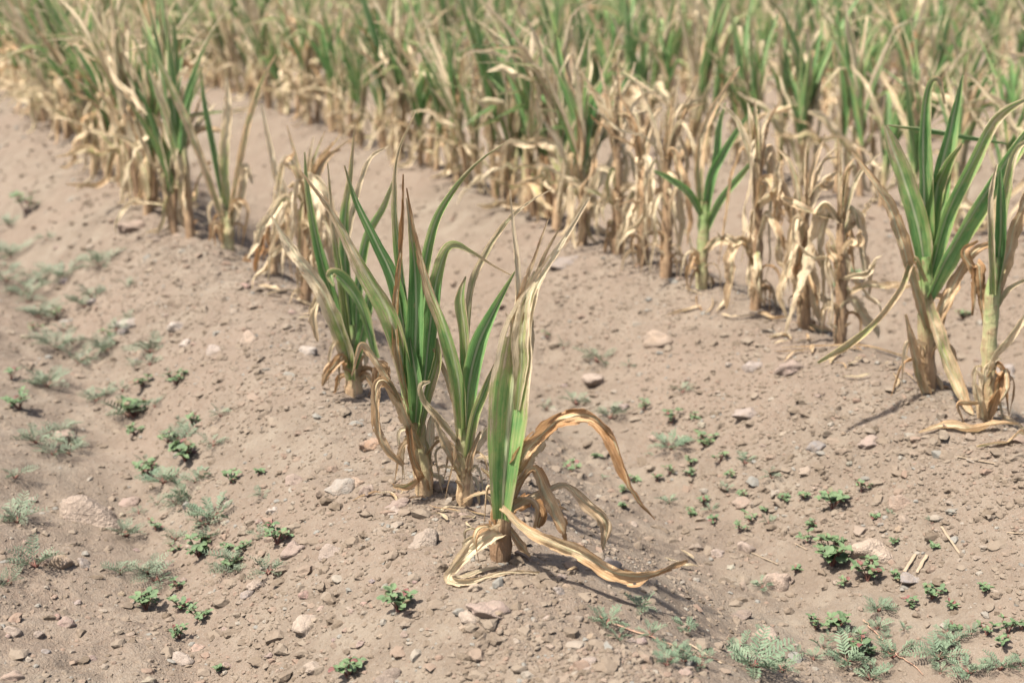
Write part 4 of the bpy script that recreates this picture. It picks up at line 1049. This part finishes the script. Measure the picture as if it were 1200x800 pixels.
SPEC = [(1135, 505, 110, 20, 172, 'broad pale dry leaf lying below the rightmost corn plant', .6), (1178, 520, 70, 18, 20, 'crumpled straw-coloured leaf heap piece at the right edge', .6),
        (1185, 500, 50, 16, 110, 'dry leaf standing up at the right picture edge', .62), (1010, 408, 190, 6, 172, 'long thin straw leaf lying under the withered second row plants', .58),
        (955, 388, 44, 14, 0, 'bleached leaf piece at the foot of the withered second row plant', .58), (905, 375, 40, 10, 150, 'pale leaf piece near the straight withered stalk', .6),
        (800, 664, 44, 8, 15, 'small curled leaf tip at the end of the trailing dry leaf', .62), (805, 652, 26, 8, 120, 'short upright curl of dry leaf right of the trailing leaf', .62),
        (560, 675, 60, 8, 20, 'narrow dry leaf strip at the foot of the front plant', .65), (655, 600, 36, 10, 60, 'brown leaf scrap behind the front plant', .9),
        (575, 545, 40, 14, 30, 'pale leaf scrap between the front stalks', .62), (520, 600, 40, 6, 160, 'thin leaf strip at the foot of the middle stalk', .62)]
for a_ in SPEC: scrap(*a_[:6], d=a_[6])
for i in range(30):
    t = random.uniform(0, 1)
    px = 740 + t * 430; py = 318 + t * 165 + random.uniform(-12, 26)
    scrap(px, py, random.uniform(12, 46), random.uniform(3, 10), random.uniform(0, 360), 'small dry leaf scrap lying along the foot of the second row', 'leaf litter under the second row', random.uniform(.58, .9))
for i in range(26):
    t = random.uniform(0, 1)
    px = 120 + t * 260; py = 150 + t * 240 + random.uniform(-12, 14)
    scrap(px, py, random.uniform(14, 40), random.uniform(4, 10), random.uniform(0, 180), 'small blurred dry leaf scrap along the foot of the far first row', 'leaf litter under the first row', random.uniform(.6, .95))
for i in range(14):
    px = random.uniform(430, 680); py = 560 + (px - 430) * .38 + random.uniform(-25, 25)
    scrap(px, py, random.uniform(14, 36), random.uniform(3, 8), random.uniform(0, 180), 'tiny dry leaf shred on the soil around the three front stalks', 'leaf shreds around the front stalks', random.uniform(.6, .9))

def straw(px, py, qx, qy, w, label):
    p, q = at(px, py), at(qx, qy)
    k = math.hypot(p.y, CAM_H) / 1667.0 * w * .28
    a = p + Vector((0, 0, k * 1.1)); b = q + Vector((0, 0, k * 1.1))
    t = (b - a).normalized(); sdir = t.cross(Vector((0, 0, 1))).normalized(); u = sdir.cross(t)
    V, F = [], []
    for i in range(7):
        c = a.lerp(b, i / 6) + sdir * k * random.uniform(-.25, .25)
        r = k * random.uniform(.85, 1.1)
        for j in range(8):
            th = j / 8 * 6.283
            V.append(np.array(c - a + sdir * math.cos(th) * r + u * math.sin(th) * r * .3))
    for i in range(6):
        for j in range(8): F += [i * 8 + j, i * 8 + (j + 1) % 8, (i + 1) * 8 + (j + 1) % 8, (i + 1) * 8 + j]
    me = mesh_np('straw', V, F, np.full(48, 4)); me.materials.append(M_STRAW)
    o = link('straw', me, None, a); tag(o, label, 'straw')
for s_ in [(1103, 618, 1125, 650, 6, 'single straw lying on the slope right of the furrow weeds'), (1060, 672, 1072, 651, 8, 'left straw of a short parallel pair by the cream stone'),
           (1074, 673, 1086, 652, 8, 'right straw of a short parallel pair by the cream stone'), (1122, 536, 1170, 545, 5, 'thin straw below the rightmost corn plant'),
           (808, 755, 846, 778, 6, 'bent straw among the feathery weeds at the bottom'), (880, 648, 912, 662, 4, 'thin pale twig beside the pale pink pebble'),
           (1180, 625, 1199, 626, 5, 'straw cut by the right edge'), (931, 637, 946, 645, 4, 'short pale straw left of the furrow weeds')]:
    straw(*s_)

# ------------------------------------------------------------------ weeds
def oval_leaf(L, w, cup, fold):
    nl, na = 6, 4
    V = []
    for i in range(nl + 1):
        t = i / nl
        ww = w * (math.sin(math.pi * min(1, t * 0.92 + .05)) ** 0.7) * (0.75 + .35 * t)
        for j in range(na + 1):
            s = j / na * 2 - 1
            V.append((L * t, s * ww / 2, cup * L * (t * t) * -1 + abs(s) * fold * ww / 2 + 0.05 * L * math.sin(t * 9 + s * 2)))
    F = []
    for i in range(nl):
        for j in range(na): F += [i * 5 + j, i * 5 + j + 1, i * 5 + j + 6, i * 5 + j + 5]
    return V, F, [4] * (nl * na)

def make_leaf_meshes():
    out = {'round': [], 'feather': [], 'grey': []}
    for i in range(4):
        V, F, C = oval_leaf(1, random.uniform(.55, .75), random.uniform(-.1, .3), random.uniform(.2, .5))
        me = mesh_np('leaf', V, F, C); me.materials.append(M_ROUND); out['round'].append(me)
    for typ, mat, cnt, npair in (('feather', M_FEATHER, 5, 8), ('grey', M_GREY, 4, 7)):
        for i in range(cnt):
            V, F, C = [], [], []
            arch = random.uniform(.1, .5); sb = random.uniform(-.25, .25)
            def sp(t): return np.array([t, sb * t * t, .25 * t - arch * t * t])
            # the rib
            b0 = len(V)
            for k in range(7):
                c = sp(k / 6); r = .014 * (1 - .6 * k / 6)
                V += [c + (0, r, 0), c + (0, -r, 0), c + (0, 0, r * 1.4)]
            for k in range(6):
                for j in range(3): F += [b0 + k * 3 + j, b0 + k * 3 + (j + 1) % 3, b0 + k * 3 + 3 + (j + 1) % 3, b0 + k * 3 + 3 + j]; C.append(4)
            for k in range(npair):
                t = .16 + .84 * k / (npair - .2)
                ll = .27 * math.sin(math.pi * (.18 + .74 * t)) * random.uniform(.85, 1.1); ww = ll * (.30 if typ == 'feather' else .26)
                for sd in (-1, 1):
                    a = sd * R(random.uniform(52, 70)); up = random.uniform(.15, .6)
                    lv, lf, lc = oval_leaf(ll, ww, random.uniform(-.1, .2), .35)
                    b0 = len(V); c0 = sp(min(t, 1))
                    for (x, y, z) in lv:
                        z = z + up * x
                        V.append(c0 + (x * math.cos(a) - y * math.sin(a), x * math.sin(a) + y * math.cos(a), z))
                    F += [q + b0 for q in lf]; C += lc
            me = mesh_np('frond', V, F, C); me.materials.append(mat); out[typ].append(me)
    return out
WL = make_leaf_meshes()

def stem_tube(paths, r):
    V, F, C = [], [], []
    for P in paths:
        P = np.array(P); b0 = len(V)
        for i, c in enumerate(P):
            rr = r * (1 - .5 * i / len(P))
            for j in range(5):
                th = j / 5 * 6.283
                V.append(c + (rr * math.cos(th), rr * math.sin(th), rr * .5 * math.sin(th)))
        for i in range(len(P) - 1):
            for j in range(5): F += [b0 + i * 5 + j, b0 + i * 5 + (j + 1) % 5, b0 + i * 5 + 5 + (j + 1) % 5, b0 + i * 5 + 5 + j]; C.append(4)
    me = mesh_np('stem', V, F, C); me.materials.append(M_STEM)
    return me

def weed(px, py, wpx, typ, label, group):
    p = at(px, py); k = math.hypot(p.y, CAM_H) / 1667.0
    Rw = wpx * k * (.50 if typ == 'round' else .50 if typ == 'feather' else .58)
    root = link({'round': 'seedling_weed', 'feather': 'feathery_weed', 'grey': 'greyish_weed'}[typ], None, None, p); root.empty_display_size = .02
    root.rotation_euler.z = random.uniform(0, 6.28)
    tag(root, label, 'weed', group)
    paths, leaves = [], []
    if typ == 'round':
        ns = max(3, min(9, int(wpx / 6)))
        for i in range(ns):
            a = i / ns * 6.283 + random.uniform(-.5, .5); out = Rw * random.uniform(.35, .8); h = Rw * random.uniform(.5, 1.15)
            P = [np.array((0, 0, -.003))] + [np.array((out * math.cos(a) * t, out * math.sin(a) * t, h * t ** .8)) for t in (.3, .6, 1)]
            paths.append(P)
            for q, nlv in ((P[2], 2), (P[3], 4)):
                for j in range(nlv):
                    la = a + j / nlv * 6.283 + random.uniform(-.4, .4)
                    leaves.append((q, la, random.uniform(-.1, .7), min(.017, max(.0065, Rw * .55)) * random.uniform(.7, 1.15)))
    else:
        ns = max(5, min(14, int(wpx / 4.4)))
        for i in range(ns):
            a = i / ns * 6.283 + random.uniform(-.4, .4)
            st = Rw * random.uniform(.0, .35)
            q = np.array((st * math.cos(a), st * math.sin(a), .002 + st * .5))
            if st > .002: paths.append([np.array((0, 0, -.002)), q * .5, q])
            L = Rw * random.uniform(.75, 1.3)
            leaves.append((q, a, random.uniform(.0, .75), min(L, .06)))
    if paths: link('stem', stem_tube(paths, max(.0007, min(.0014, Rw * .06))), root)
    for (q, a, e, L) in leaves:
        o = link('leaf' if typ == 'round' else 'frond', random.choice(WL[typ]), root)
        o.location = q; o.scale = (L, L, L); o.rotation_euler = (random.uniform(-.5, .5), -e, a)

NEAR_R = [(825, 522, 30, 'r'), (843, 542, 22, 'r'), (787, 526, 46, 'f'), (873, 544, 32, 'f'), (731, 575, 14, 'r'), (785, 556, 20, 'r'), (770, 564, 14, 'r'), (808, 558, 16, 'r'), (784, 590, 26, 'f'),
          (825, 591, 16, 'r'), (871, 584, 14, 'r'), (835, 613, 12, 'r'), (896, 599, 12, 'r'), (919, 588, 18, 'r'), (942, 584, 12, 'r'), (856, 559, 16, 'r'), (1010, 576, 20, 'r'), (976, 596, 38, 'r'),
          (946, 636, 22, 'r'), (979, 638, 14, 'r'), (975, 664, 50, 'r'), (1017, 680, 40, 'r'), (1052, 680, 18, 'r'), (893, 690, 30, 'f'), (1029, 716, 42, 'f'), (1067, 712, 20, 'r'), (1092, 702, 30, 'r'),
          (1115, 712, 12, 'r'), (956, 737, 28, 'r'), (1118, 738, 14, 'r'), (1175, 757, 20, 'r'), (1197, 737, 16, 'r'),
          (710, 732, 46, 'f'), (752, 714, 40, 'f'), (762, 745, 34, 'f'), (806, 738, 36, 'f'), (784, 776, 34, 'f'), (822, 772, 30, 'f'), (884, 782, 74, 'f'), (866, 764, 40, 'f'), (916, 784, 44, 'f'), (992, 776, 60, 'f'), (1046, 770, 46, 'f'),
          (1100, 772, 60, 'f'), (1135, 790, 48, 'f'), (1172, 784, 44, 'f'), (1020, 796, 40, 'f'),
          (670, 551, 24, 'r'), (754, 482, 22, 'r'), (715, 490, 40, 'g'), (676, 474, 36, 'g'), (787, 496, 28, 'r'), (730, 594, 8, 'r'), (640, 480, 20, 'g'), (700, 424, 40, 'g'), (660, 408, 20, 'g'), (800, 460, 26, 'g'), (815, 492, 16, 'r'),
          (905, 560, 24, 'g'), (640, 395, 14, 'r'), (738, 430, 24, 'g'), (1000, 330, 26, 'r'), (1128, 374, 22, 'r'), (980, 345, 22, 'r')]
NEAR_L = [(42, 519, 44, 'g'), (62, 533, 34, 'g'), (17, 560, 34, 'g'), (20, 612, 56, 'g'), (42, 664, 50, 'g'), (12, 684, 34, 'g'), (148, 628, 40, 'g'), (162, 602, 20, 'g'), (183, 621, 22, 'r'), (192, 566, 50, 'f'), (212, 584, 44, 'f'),
          (217, 540, 44, 'r'), (250, 522, 34, 'g'), (271, 566, 26, 'r'), (250, 608, 52, 'f'), (306, 583, 24, 'g'), (204, 647, 20, 'r'), (233, 652, 36, 'r'), (267, 646, 18, 'r'), (287, 645, 22, 'r'), (325, 637, 36, 'r'), (267, 667, 24, 'r'),
          (208, 690, 20, 'r'), (171, 714, 38, 'r'), (212, 714, 30, 'r'), (233, 728, 30, 'r'), (210, 748, 28, 'r'), (467, 716, 42, 'r'), (408, 793, 40, 'r'), (258, 786, 14, 'r'), (200, 515, 20, 'r'), (158, 510, 26, 'r'), (304, 556, 10, 'r'),
          (11, 302, 46, 'g'), (34, 346, 44, 'g'), (52, 370, 40, 'g'), (109, 350, 34, 'g'), (67, 409, 44, 'g'), (124, 411, 40, 'g'), (206, 450, 30, 'r'), (94, 426, 42, 'g'), (56, 453, 50, 'g'), (22, 479, 34, 'r'), (150, 488, 54, 'g'),
          (112, 470, 38, 'g'), (225, 498, 24, 'r'), (259, 488, 28, 'g'), (176, 428, 26, 'g'), (202, 516, 16, 'r'), (11, 265, 34, 'g'), (40, 330, 34, 'g'), (75, 388, 24, 'g'), (280, 660, 14, 'r'), (8, 330, 40, 'g'), (236, 560, 30, 'f'), (170, 545, 26, 'g')]
wr = random.Random(5)
for i in range(58):
    yy = wr.uniform(250, 690); xx = -120 + (yy + 100) / 2.06 + wr.gauss(0, 30) - wr.choice((0, 0, 95))
    if 4 < xx < 330: NEAR_L.append((xx, yy, wr.uniform(16, 46), wr.choice('gggggr')))
for i in range(22): NEAR_R.append((wr.uniform(690, 1180), 0, wr.uniform(9, 22), wr.choice('rrrf')))
NEAR_R = [(a, wr.uniform(470 + (a - 690) * .35, 560 + (a - 690) * .5) if b == 0 else b, c, d) for a, b, c, d in NEAR_R]
for i in range(30):
    NEAR_R.append((wr.uniform(690, 1200), wr.uniform(735, 798), wr.uniform(16, 38), wr.choice('ffffr')))
TY = {'r': 'round', 'f': 'feather', 'g': 'grey'}
NAMEW = {'r': 'green round-leaved weed seedling', 'f': 'blue-green feathery weed', 'g': 'greyish green low weed'}
UNIQ = {(975, 664): 'largest leafy green weed seedling clump, in the right furrow below the cream stone', (467, 716): 'bright green weed seedling alone below the three front stalks',
        (408, 793): 'green weed cut by the bottom edge left of the dark pointed stone', (956, 737): 'bright green weed seedling alone above the bottom feathery weeds', (670, 551): 'small green weed under the arching dry leaf',
        (884, 782): 'largest feathery blue-green weed at the bottom edge', (250, 608): 'large feathery weed in the middle of the left furrow', (325, 637): 'green weed seedling beside the pink rough stone',
        (893, 690): 'feathery weed leaning on the round tan stone', (148, 628): 'greyish weed just below the half-buried boulder', (1010, 576): 'single small weed on the slope of the second ridge',
        (976, 596): 'rounded leafy weed above the cream stone', (1029, 716): 'feathery weed right of the bright lone seedling', (787, 526): 'feathery weed cluster on red stems in the upper right furrow'}
for lst, side in ((NEAR_R, 'right'), (NEAR_L, 'left')):
    for (px, py, w, t) in lst:
        where = (f'in the lower part of the {side} furrow' if py > 600 else f'in the middle of the {side} furrow' if py > 500 else f'far back in the {side} furrow')
        lab = UNIQ.get((px, py)); 
        grp = f'{NAMEW[t]}s {where}'
        weed(px, py, w, TY[t], lab or f'{NAMEW[t]} {where}', grp)
# trailing runners of the feathery weed
def runner(pp, label):
    pts = [at(*q) for q in pp]; b = pts[0]
    P = catmull([np.array(q - b) for q in pts], 24)
    for i in range(24):
        P[i, 0] += random.uniform(-.0015, .0015)
        P[i, 2] = float(gh(P[i, 0] + b.x, P[i, 1] + b.y)) - b.z + .002
    me = stem_tube([P], .0011); me.materials.clear(); me.materials.append(M_RUN)
    o = link('weed_runner', me, None, b)
    tag(o, label, 'weed')
runner([(703, 724), (745, 742), (790, 758), (842, 775)], 'reddish runner linking feathery weeds at the bottom')
runner([(1012, 728), (1030, 748), (1056, 772), (1080, 792)], 'reddish runner stem at the lower right')

# ------------------------------------------------------------------ labels: look-alikes are told apart by their place along the picture
seen = {}
for o in list(COL.objects):
    if o.parent is None and 'label' in o and 'category' in o: seen.setdefault(o['label'], []).append(o)
for lab, lst in seen.items():
    if len(lst) > 1:
        lst.sort(key=lambda o: project(o.location)[0])
        for i, o in enumerate(lst): o['label'] = f'{lab}, {nth(i + 1)} from left'
